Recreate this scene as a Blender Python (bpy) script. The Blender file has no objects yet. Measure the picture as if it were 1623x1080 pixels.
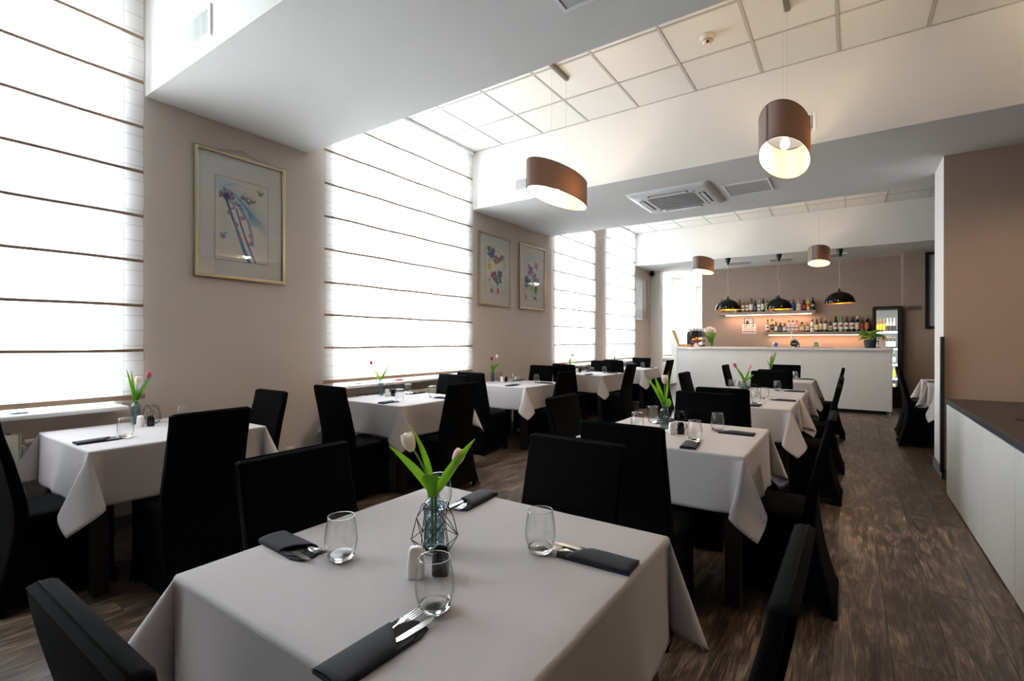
import bpy, math, random
import numpy as np
from mathutils import Vector, Matrix
random.seed(7)
PI = math.pi
SC = bpy.context.scene
COL = SC.collection

# ------------------------------------------------------------------ camera, world, exposure
YAW = math.radians(34.487)
cam_d = bpy.data.cameras.new('camera')
cam_d.sensor_width = 36.0
cam_d.lens = 776.6 / 1623 * 36.0
cam_d.clip_start = 0.02
cam = bpy.data.objects.new('camera', cam_d)
COL.objects.link(cam)
cam.location = (0, 0, 1.313)
cam.rotation_euler = (PI / 2, -0.0014, YAW)
SC.camera = cam
FWD = Vector((-math.sin(YAW), math.cos(YAW), 0))
RGT = Vector((math.cos(YAW), math.sin(YAW), 0))

SKY = 5.6
w = bpy.data.worlds.new('overcast_sky')
SC.world = w
w.use_nodes = True
nt = w.node_tree
bg = nt.nodes['Background']
tc = nt.nodes.new('ShaderNodeTexCoord')
sx = nt.nodes.new('ShaderNodeSeparateXYZ')
cr = nt.nodes.new('ShaderNodeValToRGB')
mr = nt.nodes.new('ShaderNodeMapRange')
mr.inputs[1].default_value = -1
mr.inputs[2].default_value = 1
nt.links.new(tc.outputs['Generated'], sx.inputs[0])
nt.links.new(sx.outputs[2], mr.inputs[0])
nt.links.new(mr.outputs[0], cr.inputs[0])
cr.color_ramp.elements[0].color = (0.92, 1.04, 1.16, 1)
cr.color_ramp.elements[1].color = (0.76, 0.88, 1.0, 1)
e = cr.color_ramp.elements.new(0.5)
e.color = (0.82, 0.91, 1.0, 1)
nt.links.new(cr.outputs[0], bg.inputs[0])
bg.inputs[1].default_value = SKY

vs = SC.view_settings
vs.view_transform = 'Standard'
vs.look = 'None'
vs.exposure = 1.5
vs.gamma = 1
vs.use_curve_mapping = False
cy = SC.cycles
cy.use_denoising = True
try:
    cy.denoiser = 'OPENIMAGEDENOISE'
except Exception:
    pass
cy.max_bounces = 10
cy.diffuse_bounces = 5
cy.glossy_bounces = 4
cy.transmission_bounces = 8
cy.transparent_max_bounces = 24
cy.caustics_refractive = False
cy.caustics_reflective = False
cy.sample_clamp_indirect = 6


# ------------------------------------------------------------------ helpers
def lin(h):
    if isinstance(h, str):
        h = h.lstrip('#')
        c = [int(h[i:i + 2], 16) / 255 for i in (0, 2, 4)]
        return tuple(x / 12.92 if x <= .04045 else ((x + .055) / 1.055) ** 2.4 for x in c) + (1,)
    return tuple(h[:3]) + (1,)


MATS = {}


def mat(name, color='#808080', rough=.5, metal=0, trans=0, emit=None, es=0, spec=.5, noise=0, nscale=8, bump=0, bscale=60, sheen=0, coat=0, stretch=None, ior=1.45):
    if name in MATS:
        return MATS[name]
    m = bpy.data.materials.new(name)
    m.use_nodes = True
    n = m.node_tree
    b = n.nodes['Principled BSDF']
    b.inputs['Base Color'].default_value = lin(color)
    b.inputs['Roughness'].default_value = rough
    b.inputs['Metallic'].default_value = metal
    b.inputs['Transmission Weight'].default_value = trans
    b.inputs['Specular IOR Level'].default_value = spec
    b.inputs['IOR'].default_value = ior
    b.inputs['Sheen Weight'].default_value = sheen
    b.inputs['Coat Weight'].default_value = coat
    if emit:
        b.inputs['Emission Color'].default_value = lin(emit)
        b.inputs['Emission Strength'].default_value = es
    if noise or bump:
        t = n.nodes.new('ShaderNodeTexCoord')
        mp = n.nodes.new('ShaderNodeMapping')
        if stretch:
            mp.inputs['Scale'].default_value = stretch
        n.links.new(t.outputs['Object'], mp.inputs[0])
        if noise:
            nz = n.nodes.new('ShaderNodeTexNoise')
            nz.inputs['Scale'].default_value = nscale
            nz.inputs['Detail'].default_value = 4
            n.links.new(mp.outputs[0], nz.inputs['Vector'])
            mx = n.nodes.new('ShaderNodeMixRGB')
            c = lin(color)
            mx.inputs[1].default_value = tuple(x * (1 - noise) for x in c[:3]) + (1,)
            mx.inputs[2].default_value = tuple(min(1, x * (1 + noise)) for x in c[:3]) + (1,)
            n.links.new(nz.outputs[0], mx.inputs[0])
            n.links.new(mx.outputs[0], b.inputs['Base Color'])
        if bump:
            n2 = n.nodes.new('ShaderNodeTexNoise')
            n2.inputs['Scale'].default_value = bscale
            n2.inputs['Detail'].default_value = 3
            n.links.new(mp.outputs[0], n2.inputs['Vector'])
            bp = n.nodes.new('ShaderNodeBump')
            bp.inputs['Strength'].default_value = bump
            bp.inputs['Distance'].default_value = .002
            n.links.new(n2.outputs[0], bp.inputs['Height'])
            n.links.new(bp.outputs[0], b.inputs['Normal'])
    MATS[name] = m
    return m


def thin_glass(name, tint=(1, 1, 1), fac=.9, rough=.0, powr=3.2, edge=0, low=.035):
    """clear thin sheet: transparent with a fresnel gloss"""
    if name in MATS:
        return MATS[name]
    m = bpy.data.materials.new(name)
    m.use_nodes = True
    n = m.node_tree
    n.nodes.clear()
    o = n.nodes.new('ShaderNodeOutputMaterial')
    tr = n.nodes.new('ShaderNodeBsdfTransparent')
    tr.inputs[0].default_value = tint + (1,)
    gl = n.nodes.new('ShaderNodeBsdfGlossy')
    gl.inputs['Roughness'].default_value = rough
    lw = n.nodes.new('ShaderNodeLayerWeight')
    lw.inputs[0].default_value = .35
    mp = n.nodes.new('ShaderNodeMapRange')
    mp.inputs[3].default_value = low
    mp.inputs[4].default_value = fac
    pw = n.nodes.new('ShaderNodeMath')
    pw.operation = 'POWER'
    pw.inputs[1].default_value = powr
    n.links.new(lw.outputs['Facing'], pw.inputs[0])
    n.links.new(pw.outputs[0], mp.inputs[0])
    mx = n.nodes.new('ShaderNodeMixShader')
    if edge:
        pe = n.nodes.new('ShaderNodeMath')
        pe.operation = 'POWER'
        pe.inputs[1].default_value = 3.0
        n.links.new(lw.outputs['Facing'], pe.inputs[0])
        me_ = n.nodes.new('ShaderNodeMixRGB')
        me_.inputs[1].default_value = tint + (1,)
        me_.inputs[2].default_value = tuple(c * (1 - edge) for c in tint) + (1,)
        n.links.new(pe.outputs[0], me_.inputs[0])
        n.links.new(me_.outputs[0], tr.inputs[0])
    n.links.new(mp.outputs[0], mx.inputs[0])
    n.links.new(tr.outputs[0], mx.inputs[1])
    n.links.new(gl.outputs[0], mx.inputs[2])
    n.links.new(mx.outputs[0], o.inputs[0])
    MATS[name] = m
    return m


def vcol_mat(name, rough=.6):
    if name in MATS:
        return MATS[name]
    m = mat(name, '#ffffff', rough)
    a = m.node_tree.nodes.new('ShaderNodeAttribute')
    a.attribute_name = 'paint'
    m.node_tree.links.new(a.outputs['Color'], m.node_tree.nodes['Principled BSDF'].inputs['Base Color'])
    return m


class MB:
    """collects geometry; build() links it as ONE mesh object"""

    def __init__(s):
        s.v = []
        s.f = []
        s.m = []
        s.k = 0

    def add(s, vs_, fs, M=None):
        o = len(s.v)
        if M is not None:
            vs_ = [M @ Vector(p) for p in vs_]
        s.v += [tuple(p) for p in vs_]
        s.f += [tuple(i + o for i in f) for f in fs]
        s.m += [s.k] * len(fs)
        return s

    def box(s, x0, x1, y0, y1, z0, z1, M=None):
        return s.add([(x0, y0, z0), (x1, y0, z0), (x1, y1, z0), (x0, y1, z0), (x0, y0, z1), (x1, y0, z1), (x1, y1, z1), (x0, y1, z1)],
                     [(0, 3, 2, 1), (4, 5, 6, 7), (0, 1, 5, 4), (1, 2, 6, 5), (2, 3, 7, 6), (3, 0, 4, 7)], M)

    def rings(s, rs, cap0=True, cap1=True, closed=True, M=None):
        n = len(rs[0])
        vs_ = [p for r in rs for p in r]
        fs = []
        for i in range(len(rs) - 1):
            for j in range(n if closed else n - 1):
                a = i * n + j
                b = i * n + (j + 1) % n
                fs.append((a, b, b + n, a + n))
        if cap0:
            fs.append(tuple(range(n - 1, -1, -1)))
        if cap1:
            fs.append(tuple(range((len(rs) - 1) * n, len(rs) * n)))
        return s.add(vs_, fs, M)

    def lathe(s, prof, seg=24, cap0=True, cap1=True, c=(0, 0), M=None):
        return s.rings([[(c[0] + r * math.cos(2 * PI * j / seg), c[1] + r * math.sin(2 * PI * j / seg), z) for j in range(seg)] for r, z in prof], cap0, cap1, True, M)

    def tube(s, pts, r, seg=8, cap=True, M=None):
        pts = [Vector(p) for p in pts]
        rs = []
        n = len(pts)
        rad = r if hasattr(r, '__len__') else [r] * n
        up = None
        for i, p in enumerate(pts):
            d = (pts[min(i + 1, n - 1)] - pts[max(i - 1, 0)]).normalized()
            if up is None:
                up = d.orthogonal().normalized()
            up = (up - d * up.dot(d))
            if up.length < 1e-6:
                up = d.orthogonal()
            up.normalize()
            sd = d.cross(up)
            rs.append([tuple(p + (up * math.cos(2 * PI * j / seg) + sd * math.sin(2 * PI * j / seg)) * rad[i]) for j in range(seg)])
        return s.rings(rs, cap, cap, True, M)

    def prism(s, poly, z0, z1, M=None):
        return s.rings([[(x, y, z0) for x, y in poly], [(x, y, z1) for x, y in poly]], True, True, True, M)

    def grid(s, fn, nu, nv, M=None):
        vs_ = [fn(i / nu, j / nv) for i in range(nu + 1) for j in range(nv + 1)]
        fs = [(i * (nv + 1) + j, (i + 1) * (nv + 1) + j, (i + 1) * (nv + 1) + j + 1, i * (nv + 1) + j + 1) for i in range(nu) for j in range(nv)]
        return s.add(vs_, fs, M)

    def mesh(s, name, mats, smooth=False):
        me = bpy.data.meshes.new(name)
        me.from_pydata(s.v, [], s.f)
        mats = mats if isinstance(mats, (list, tuple)) else [mats]
        for m in mats:
            me.materials.append(m)
        if len(mats) > 1:
            me.polygons.foreach_set('material_index', s.m)
        if smooth:
            me.polygons.foreach_set('use_smooth', [True] * len(s.f))
            if smooth != 2:
                try:
                    me.set_sharp_from_angle(angle=math.radians(40))
                except Exception:
                    pass
        me.update()
        return me

    def build(s, name, mats, parent=None, smooth=False, loc=None, rot=None, bevel=0, seg=2):
        o = bpy.data.objects.new(name, s.mesh(name, mats, smooth))
        COL.objects.link(o)
        if parent:
            o.parent = parent
        if loc is not None:
            o.location = loc
        if rot is not None:
            o.rotation_euler = rot
        if bevel:
            b = o.modifiers.new('bevel', 'BEVEL')
            b.width = bevel
            b.segments = seg
            b.limit_method = 'ANGLE'
        return o


def tag(o, label=None, cat=None, group=None, kind=None):
    if label:
        o['label'] = label
    if cat:
        o['category'] = cat
    if group:
        o['group'] = group
    if kind:
        o['kind'] = kind
    return o


def thing(name, label, cat, loc=(0, 0, 0), rz=0, group=None):
    o = bpy.data.objects.new(name, None)
    o.empty_display_size = .05
    COL.objects.link(o)
    o.location = loc
    o.rotation_euler = (0, 0, rz)
    return tag(o, label, cat, group)


KIDS = {}


def kids(o):
    return [c for c in bpy.data.objects if c.parent == o]


def dup(root, loc, rz, label, group=None, cat=None, scale=None):
    tree = PROTO.setdefault(root.name, None)
    if tree is None:
        tree = []
        for ch in kids(root):
            tree.append((ch, kids(ch)))
        PROTO[root.name] = tree
    r = root.copy()
    COL.objects.link(r)
    r.location = loc
    r.rotation_euler = (0, 0, rz)
    if scale:
        r.scale = scale
    tag(r, label, cat, group)
    for ch, gs in tree:
        c = ch.copy()
        COL.objects.link(c)
        c.parent = r
        for g in gs:
            d = g.copy()
            COL.objects.link(d)
            d.parent = c
    return r


PROTO = {}
USED = set()


def place(root, loc, rz, label, group=None, scale=None):
    """the first call moves the prototype itself, later calls copy it"""
    if root.name not in USED:
        USED.add(root.name)
        if PROTO.get(root.name) is None:
            PROTO[root.name] = [(ch, kids(ch)) for ch in kids(root)]
        root.location = loc
        root.rotation_euler = (0, 0, rz)
        if scale:
            root.scale = scale
        return tag(root, label, None, group)
    return dup(root, loc, rz, label, group, None, scale or (1, 1, 1))


def rrect(hx, hy, r, n=5, cx=0, cy_=0):
    pts = []
    for k, (sx_, sy_) in enumerate(((1, 1), (-1, 1), (-1, -1), (1, -1))):
        for i in range(n + 1):
            a = PI / 2 * (k + i / n)
            pts.append((cx + sx_ * (hx - r) + r * math.cos(a), cy_ + sy_ * (hy - r) + r * math.sin(a)))
    return pts


def text_mesh(s, size, extrude, name, m, parent, loc, rot, align='CENTER'):
    cu = bpy.data.curves.new(name, 'FONT')
    cu.body = s
    cu.size = size
    cu.extrude = extrude
    cu.align_x = align
    cu.align_y = 'CENTER'
    cu.offset = size * .02
    t = bpy.data.objects.new(name + '_tmp', cu)
    COL.objects.link(t)
    bpy.context.view_layer.update()
    me = bpy.data.meshes.new_from_object(t)
    bpy.data.objects.remove(t)
    me.materials.clear()
    me.materials.append(m)
    o = bpy.data.objects.new(name, me)
    COL.objects.link(o)
    o.parent = parent
    o.location = loc
    o.rotation_euler = rot
    return o


# ------------------------------------------------------------------ materials
M_white = mat('white_plaster', '#e4e0da', .9, noise=.02, nscale=3, bump=.15, bscale=90)
M_taupe = mat('taupe_wall_paint', '#cfc3bb', .9, noise=.03, nscale=2, bump=.2, bscale=90)
M_brown = mat('brown_wall_paint', '#ab9587', .9, noise=.03, nscale=2, bump=.2, bscale=90)
M_tile = mat('ceiling_tile', '#dedbd5', .95, noise=.02, nscale=60, bump=.35, bscale=240)
M_tbar = mat('ceiling_grid_enamel', '#b9b5ad', .5)
M_pvc = mat('white_window_plastic', '#f2f2f0', .35)
M_sill = mat('white_sill', '#f0f0ee', .3)
M_black = mat('black_slipcover', '#080808', .9, noise=.25, nscale=160, bump=.35, bscale=500, spec=.08)
M_foot = mat('dark_chair_foot', '#17120f', .4)
M_dwood = mat('dark_table_wood', '#231b18', .4, noise=.25, nscale=6, stretch=(8, 8, .8))
M_silver = mat('champagne_frame', '#b9ae90', .32, metal=.9, noise=.08, nscale=30)
M_mat = mat('picture_mount', '#dedad8', .8)
M_steel = mat('polished_steel', '#c9c6c2', .16, metal=1)
M_navy = mat('charcoal_napkin', '#1f2029', .85, noise=.15, nscale=90, bump=.5, bscale=350, sheen=.08)
M_lam = mat('white_laminate', '#d3d1cf', .35)
M_lam2 = mat('bar_laminate', '#dcd9d5', .45, noise=.01, nscale=5)
M_slate = mat('dark_worktop', '#2c2624', .45, noise=.35, nscale=5, bump=.2, bscale=60)
M_edge = mat('worktop_edge', '#2a2d30', .4, noise=.2, nscale=30)
M_shelf = mat('taupe_shelf', '#a39386', .6)
M_gloss = mat('black_gloss', '#030303', .05, spec=.3)
M_gold = mat('gold_leaf', '#f0a010', .3, metal=.75)
M_matt = mat('matt_black', '#101112', .5)
M_bronze = mat('brushed_bronze', '#8a8174', .3, metal=1)
M_cord = mat('clear_cord', '#cfc6b8', .3, spec=.6)
M_vglass = thin_glass('vase_glass', (.66, .76, .82), .95, 0, 2.0, .5)
M_gglass = thin_glass('tumbler_glass', (.99, .995, .99), 1.0, 0, 3.6, .55, .045)
M_pane = thin_glass('window_pane', (.97, .98, .98), .5)
M_pglass = thin_glass('picture_glass', (.98, .98, .98), .55)
M_base = mat('solid_glass', '#ffffff', .0, trans=1, ior=1.28)
M_water = mat('water', '#e8f0ea', .0, trans=1, ior=1.33)
M_wire = mat('black_wire', '#0d0e10', .4)
M_salt = mat('white_ceramic', '#fbf4ea', .2)
M_pep = mat('black_ceramic', '#0c0c0d', .15)
M_leaf = mat('tulip_leaf', '#4b8a24', .4, noise=.25, nscale=25, stretch=(6, 6, .6))
M_stem = mat('tulip_stem', '#7f9c3a', .45, noise=.12, nscale=20)
M_rod = mat('blind_rod', '#9c8069', .6)
M_cream = mat('cream_plastic', '#e2d7bd', .4)
M_radi = mat('radiator_enamel', '#e9e6dc', .35)
M_grey = mat('grey_plinth', '#6d6966', .5)
M_led = mat('led_strip', '#fff2e0', .5, emit=(1, .62, .36), es=5)


def leaf_translucent(m, amt=.35, col=None):
    n = m.node_tree
    b = n.nodes['Principled BSDF']
    o = [x for x in n.nodes if x.type == 'OUTPUT_MATERIAL'][0]
    t = n.nodes.new('ShaderNodeBsdfTranslucent')
    t.inputs[0].default_value = lin(col)
    mx = n.nodes.new('ShaderNodeMixShader')
    mx.inputs[0].default_value = amt
    n.links.new(b.outputs[0], mx.inputs[1])
    n.links.new(t.outputs[0], mx.inputs[2])
    n.links.new(mx.outputs[0], o.inputs[0])


leaf_translucent(M_leaf, .4, '#8fc22c')


def petal(name, c, t):
    m = mat(name, c, .5, noise=.06, nscale=30)
    leaf_translucent(m, .35, t)
    return m


P_white = petal('ivory_petal', '#fbf0e4', '#fff6e8')
P_pink = petal('pink_petal', '#d65a8c', '#ff7fb0')
P_pale = petal('pale_pink_petal', '#f6cfd2', '#ffe0e0')
P_red = petal('wine_petal', '#7a1436', '#c0204c')
P_orng = mat('fruit_orange', '#e8862a', .5, bump=.3, bscale=150)
P_yel = mat('fruit_yellow', '#e8b93a', .5, bump=.3, bscale=150)
P_red2 = mat('fruit_red', '#9e2f22', .35)

# tablecloth with woven relief
M_cloth = mat('taupe_tablecloth', '#bfb6b5', .85, sheen=.1)


def weave(m, scale, strength, var=.05):
    n = m.node_tree
    b = n.nodes['Principled BSDF']
    t = n.nodes.new('ShaderNodeTexCoord')
    mp = n.nodes.new('ShaderNodeMapping')
    n.links.new(t.outputs['UV'], mp.inputs[0])
    ws = []
    for ax, st in ((0, (1, .08, 1)), (1, (.08, 1, 1))):
        m2 = n.nodes.new('ShaderNodeMapping')
        m2.inputs['Scale'].default_value = st
        n.links.new(t.outputs['UV'], m2.inputs[0])
        z = n.nodes.new('ShaderNodeTexNoise')
        z.inputs['Scale'].default_value = scale
        z.inputs['Detail'].default_value = 3
        n.links.new(m2.outputs[0], z.inputs['Vector'])
        ws.append(z)
    ad = n.nodes.new('ShaderNodeMath')
    ad.operation = 'ADD'
    n.links.new(ws[0].outputs[0], ad.inputs[0])
    n.links.new(ws[1].outputs[0], ad.inputs[1])
    bp = n.nodes.new('ShaderNodeBump')
    bp.inputs['Strength'].default_value = strength
    bp.inputs['Distance'].default_value = .001
    n.links.new(ad.outputs[0], bp.inputs['Height'])
    n.links.new(bp.outputs[0], b.inputs['Normal'])
    mr_ = n.nodes.new('ShaderNodeMapRange')
    mr_.inputs[1].default_value = .6
    mr_.inputs[2].default_value = 1.4
    n.links.new(ad.outputs[0], mr_.inputs[0])
    mx = n.nodes.new('ShaderNodeMixRGB')
    c = tuple(b.inputs['Base Color'].default_value)
    mx.inputs[1].default_value = tuple(x * (1 - var) for x in c[:3]) + (1,)
    mx.inputs[2].default_value = tuple(min(1, x * (1 + var)) for x in c[:3]) + (1,)
    n.links.new(mr_.outputs[0], mx.inputs[0])
    n.links.new(mx.outputs[0], b.inputs['Base Color'])


weave(M_cloth, 420, .5)


def shade_mat(name, c, t, amt):
    m = mat(name, c, .85, noise=.12, nscale=120, stretch=(1, 1, 6), bump=.4, bscale=260)
    leaf_translucent(m, amt, t)
    return m


M_shade_out = shade_mat('brown_linen_shade', '#857a74', '#a88c70', .17)
M_shade_in = shade_mat('shade_lining', '#efe2cc', '#e0b080', .25)


def blind_mat(name='sheer_blind_fabric', lines=True):
    m = bpy.data.materials.new(name)
    m.use_nodes = True
    n = m.node_tree
    n.nodes.clear()
    o = n.nodes.new('ShaderNodeOutputMaterial')
    tr = n.nodes.new('ShaderNodeBsdfTransparent')
    tl = n.nodes.new('ShaderNodeBsdfTranslucent')
    df = n.nodes.new('ShaderNodeBsdfDiffuse')
    m1 = n.nodes.new('ShaderNodeMixShader')
    m1.inputs[0].default_value = .68
    m2 = n.nodes.new('ShaderNodeMixShader')
    m2.inputs[0].default_value = .5
    n.links.new(tl.outputs[0], m2.inputs[1])
    n.links.new(df.outputs[0], m2.inputs[2])
    n.links.new(m2.outputs[0], m1.inputs[2])
    n.links.new(tr.outputs[0], m1.inputs[1])
    n.links.new(m1.outputs[0], o.inputs[0])
    tr.inputs[0].default_value = (.97, .97, .97, 1)
    if lines:
        t = n.nodes.new('ShaderNodeTexCoord')
        s = n.nodes.new('ShaderNodeSeparateXYZ')
        n.links.new(t.outputs['Object'], s.inputs[0])
        outs = []
        for ax, per, wd in ((1, .117, .022), (2, .106, .024)):
            dv = n.nodes.new('ShaderNodeMath')
            dv.operation = 'DIVIDE'
            dv.inputs[1].default_value = per
            n.links.new(s.outputs[ax], dv.inputs[0])
            fr = n.nodes.new('ShaderNodeMath')
            fr.operation = 'FRACT'
            n.links.new(dv.outputs[0], fr.inputs[0])
            lt = n.nodes.new('ShaderNodeMath')
            lt.operation = 'LESS_THAN'
            lt.inputs[1].default_value = wd
            n.links.new(fr.outputs[0], lt.inputs[0])
            outs.append(lt)
        mxx = n.nodes.new('ShaderNodeMath')
        mxx.operation = 'MAXIMUM'
        n.links.new(outs[0].outputs[0], mxx.inputs[0])
        n.links.new(outs[1].outputs[0], mxx.inputs[1])
        c1 = n.nodes.new('ShaderNodeMixRGB')
        c1.inputs[1].default_value = (.95, .95, .94, 1)
        c1.inputs[2].default_value = (.42, .38, .34, 1)
        n.links.new(mxx.outputs[0], c1.inputs[0])
        for x in (tr, tl, df):
            n.links.new(c1.outputs[0], x.inputs[0])
    return m


M_blind = blind_mat()
M_sheer = blind_mat('plain_sheer', False)

# floor wood
M_floor = mat('oak_plank', '#5b4a3c', .42)
n = M_floor.node_tree
b = n.nodes['Principled BSDF']
t = n.nodes.new('ShaderNodeTexCoord')
oi = n.nodes.new('ShaderNodeObjectInfo')
ofs = n.nodes.new('ShaderNodeVectorMath')
ofs.operation = 'SCALE'
ofs.inputs[3].default_value = 37
cmb = n.nodes.new('ShaderNodeCombineXYZ')
for i in range(3):
    n.links.new(oi.outputs['Random'], cmb.inputs[i])
n.links.new(cmb.outputs[0], ofs.inputs[0])
va = n.nodes.new('ShaderNodeVectorMath')
va.operation = 'ADD'
n.links.new(t.outputs['Object'], va.inputs[0])
n.links.new(ofs.outputs[0], va.inputs[1])
mp = n.nodes.new('ShaderNodeMapping')
mp.inputs['Scale'].default_value = (1, .16, 1)
n.links.new(va.outputs[0], mp.inputs[0])
nz = n.nodes.new('ShaderNodeTexNoise')
nz.inputs['Scale'].default_value = 16
nz.inputs['Detail'].default_value = 6
nz.inputs['Roughness'].default_value = .62
nz.inputs['Distortion'].default_value = 1.6
n.links.new(mp.outputs[0], nz.inputs['Vector'])
nf = n.nodes.new('ShaderNodeTexNoise')
nf.inputs['Scale'].default_value = 150
nf.inputs['Detail'].default_value = 4
mp2 = n.nodes.new('ShaderNodeMapping')
mp2.inputs['Scale'].default_value = (1, .05, 1)
n.links.new(va.outputs[0], mp2.inputs[0])
n.links.new(mp2.outputs[0], nf.inputs['Vector'])
nb = n.nodes.new('ShaderNodeTexNoise')
nb.inputs['Scale'].default_value = 3.2
nb.inputs['Detail'].default_value = 3
mp3 = n.nodes.new('ShaderNodeMapping')
mp3.inputs['Scale'].default_value = (1.2, .9, 1)
n.links.new(va.outputs[0], mp3.inputs[0])
n.links.new(mp3.outputs[0], nb.inputs['Vector'])
rp = n.nodes.new('ShaderNodeValToRGB')
rp.color_ramp.elements[0].position = .30
rp.color_ramp.elements[0].color = lin('#2e251f')
rp.color_ramp.elements[1].position = .74
rp.color_ramp.elements[1].color = lin('#a48c72')
ee = rp.color_ramp.elements.new(.5)
ee.color = lin('#625043')
n.links.new(nz.outputs[0], rp.inputs[0])
mx = n.nodes.new('ShaderNodeMixRGB')
mx.blend_type = 'OVERLAY'
mx.inputs[0].default_value = .75
n.links.new(rp.outputs[0], mx.inputs[1])
cf = n.nodes.new('ShaderNodeMapRange')
cf.inputs[1].default_value = .32
cf.inputs[2].default_value = .68
n.links.new(nf.outputs[0], cf.inputs[0])
n.links.new(cf.outputs[0], mx.inputs[2])
mxb = n.nodes.new('ShaderNodeMixRGB')
mxb.blend_type = 'MULTIPLY'
mxb.inputs[0].default_value = 1
rb = n.nodes.new('ShaderNodeValToRGB')
rb.color_ramp.elements[0].position = .3
rb.color_ramp.elements[0].color = (.42, .39, .37, 1)
rb.color_ramp.elements[1].position = .7
rb.color_ramp.elements[1].color = (1.0, 1.0, 1.0, 1)
n.links.new(nb.outputs[0], rb.inputs[0])
n.links.new(mx.outputs[0], mxb.inputs[1])
n.links.new(rb.outputs[0], mxb.inputs[2])
hs = n.nodes.new('ShaderNodeHueSaturation')
mrv = n.nodes.new('ShaderNodeMapRange')
mrv.inputs[3].default_value = .75
mrv.inputs[4].default_value = 1.2
n.links.new(oi.outputs['Random'], mrv.inputs[0])
n.links.new(mrv.outputs[0], hs.inputs['Value'])
n.links.new(mxb.outputs[0], hs.inputs['Color'])
n.links.new(hs.outputs[0], b.inputs['Base Color'])
bp = n.nodes.new('ShaderNodeBump')
bp.inputs['Strength'].default_value = .35
bp.inputs['Distance'].default_value = .002
n.links.new(nz.outputs[0], bp.inputs['Height'])
n.links.new(bp.outputs[0], b.inputs['Normal'])
MR2 = n.nodes.new('ShaderNodeMapRange')
MR2.inputs[3].default_value = .27
MR2.inputs[4].default_value = .5
n.links.new(nf.outputs[0], MR2.inputs[0])
n.links.new(MR2.outputs[0], b.inputs['Roughness'])

# ------------------------------------------------------------------ room
XW, XR, YF = -4.2, 6.4, -3.5      # window wall, right wall, wall behind the camera
YB, ZC, ZS = 12.87, 3.84, 3.077   # back wall, ceiling, beam underside
YEND = 17.0


def struct(name, mb, mats, smooth=False, parent=None, bevel=0):
    o = mb.build(name, mats, parent, smooth, bevel=bevel)
    if not parent:
        o['kind'] = 'structure'
    return o


fl = struct('floor', MB().box(XW - .4, XR + .3, YF - .3, YEND + .3, -.12, -.008), M_grey)
PW, PL = .2025, 1.4
me_full = None
cols = range(int(math.floor((XW - .147) / PW)), int((XR - .147) / PW) + 1)
spots = []
for k in cols:
    x0 = .147 + k * PW
    off = {0: .95 + .23, -1: .0, -2: 1.19}.get(k, ((k * 0.37 + (k % 3) * .53) % 1) * PL)
    if k == -1:
        off = 2.59 - PL
    if k == 0:
        off = 3.252 - 2 * PL
    y = YF - PL + (off % PL)
    while y < YEND:
        y0, y1 = max(y, YF), min(y + PL, YEND)
        if y1 - y0 > .05 and not (y0 > YB and x0 > -3.0):
            spots.append((x0, y0, y1))
        y += PL


def vis_key(sp):
    c = Vector((sp[0] + PW / 2, (sp[1] + sp[2]) / 2, 0))
    d = c.dot(FWD)
    r_ = c.dot(RGT)
    return (0 if (d > .3 and abs(r_) < d * 1.15 + .8) else 1, c.length)


spots.sort(key=vis_key)
PM = {}


def plank_mesh(L):
    key = round(L, 3)
    if key not in PM:
        g = .0004
        mb = MB()
        c = .0010
        x0, x1, y0, y1 = g, PW - g, g, L - g
        mb.add([(x0, y0, -.008), (x1, y0, -.008), (x1, y1, -.008), (x0, y1, -.008), (x0, y0, -c), (x1, y0, -c), (x1, y1, -c), (x0, y1, -c),
                (x0 + c, y0 + c, 0), (x1 - c, y0 + c, 0), (x1 - c, y1 - c, 0), (x0 + c, y1 - c, 0)],
               [(0, 1, 5, 4), (1, 2, 6, 5), (2, 3, 7, 6), (3, 0, 4, 7), (4, 5, 9, 8), (5, 6, 10, 9), (6, 7, 11, 10), (7, 4, 8, 11), (8, 9, 10, 11)])
        PM[key] = mb.mesh('plank', M_floor)
    return PM[key]


for x0, y0, y1 in spots[:290]:
    o = bpy.data.objects.new('plank', plank_mesh(y1 - y0))
    COL.objects.link(o)
    o.parent = fl
    o.location = (x0, y0, 0)
mb = MB()
for x0, y0, y1 in spots[290:]:
    mb.box(x0 + .001, x0 + PW - .001, y0 + .001, y1 - .001, -.008, 0)
o = mb.build('planking', M_floor, fl)
o['kind'] = 'stuff'

# window wall with openings
WIN = [(-1.15, 1.25), (2.99, 4.97), (7.42, 8.87), (9.62, 11.07), (12.72, 13.92), (15.0, 16.6)]  # last opening is an added window that brightens the passage end
WB, WT = .865, 3.76
mb = MB()
ys = [YF] + [v for w_ in WIN[:4] for v in w_] + [12.39]
for i in range(0, len(ys), 2):
    mb.box(XW - .38, XW, ys[i], ys[i + 1], 0, ZC)
for a, c in WIN[:4]:
    mb.box(XW - .38, XW, a, c, 0, WB - .03)
    mb.box(XW - .38, XW, a, c, WT, ZC)
struct('wall_left', mb, M_taupe)
mb = MB()
ys = [12.39] + [v for w_ in WIN[4:] for v in w_] + [YEND]
for i in range(0, len(ys), 2):
    mb.box(XW - .38, XW, ys[i], ys[i + 1], 0, ZC)
for a, c in WIN[4:]:
    mb.box(XW - .38, XW, a, c, 0, WB - .03)
    mb.box(XW - .38, XW, a, c, WT, ZC)
struct('wall_left_passage', mb, M_white)
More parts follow.
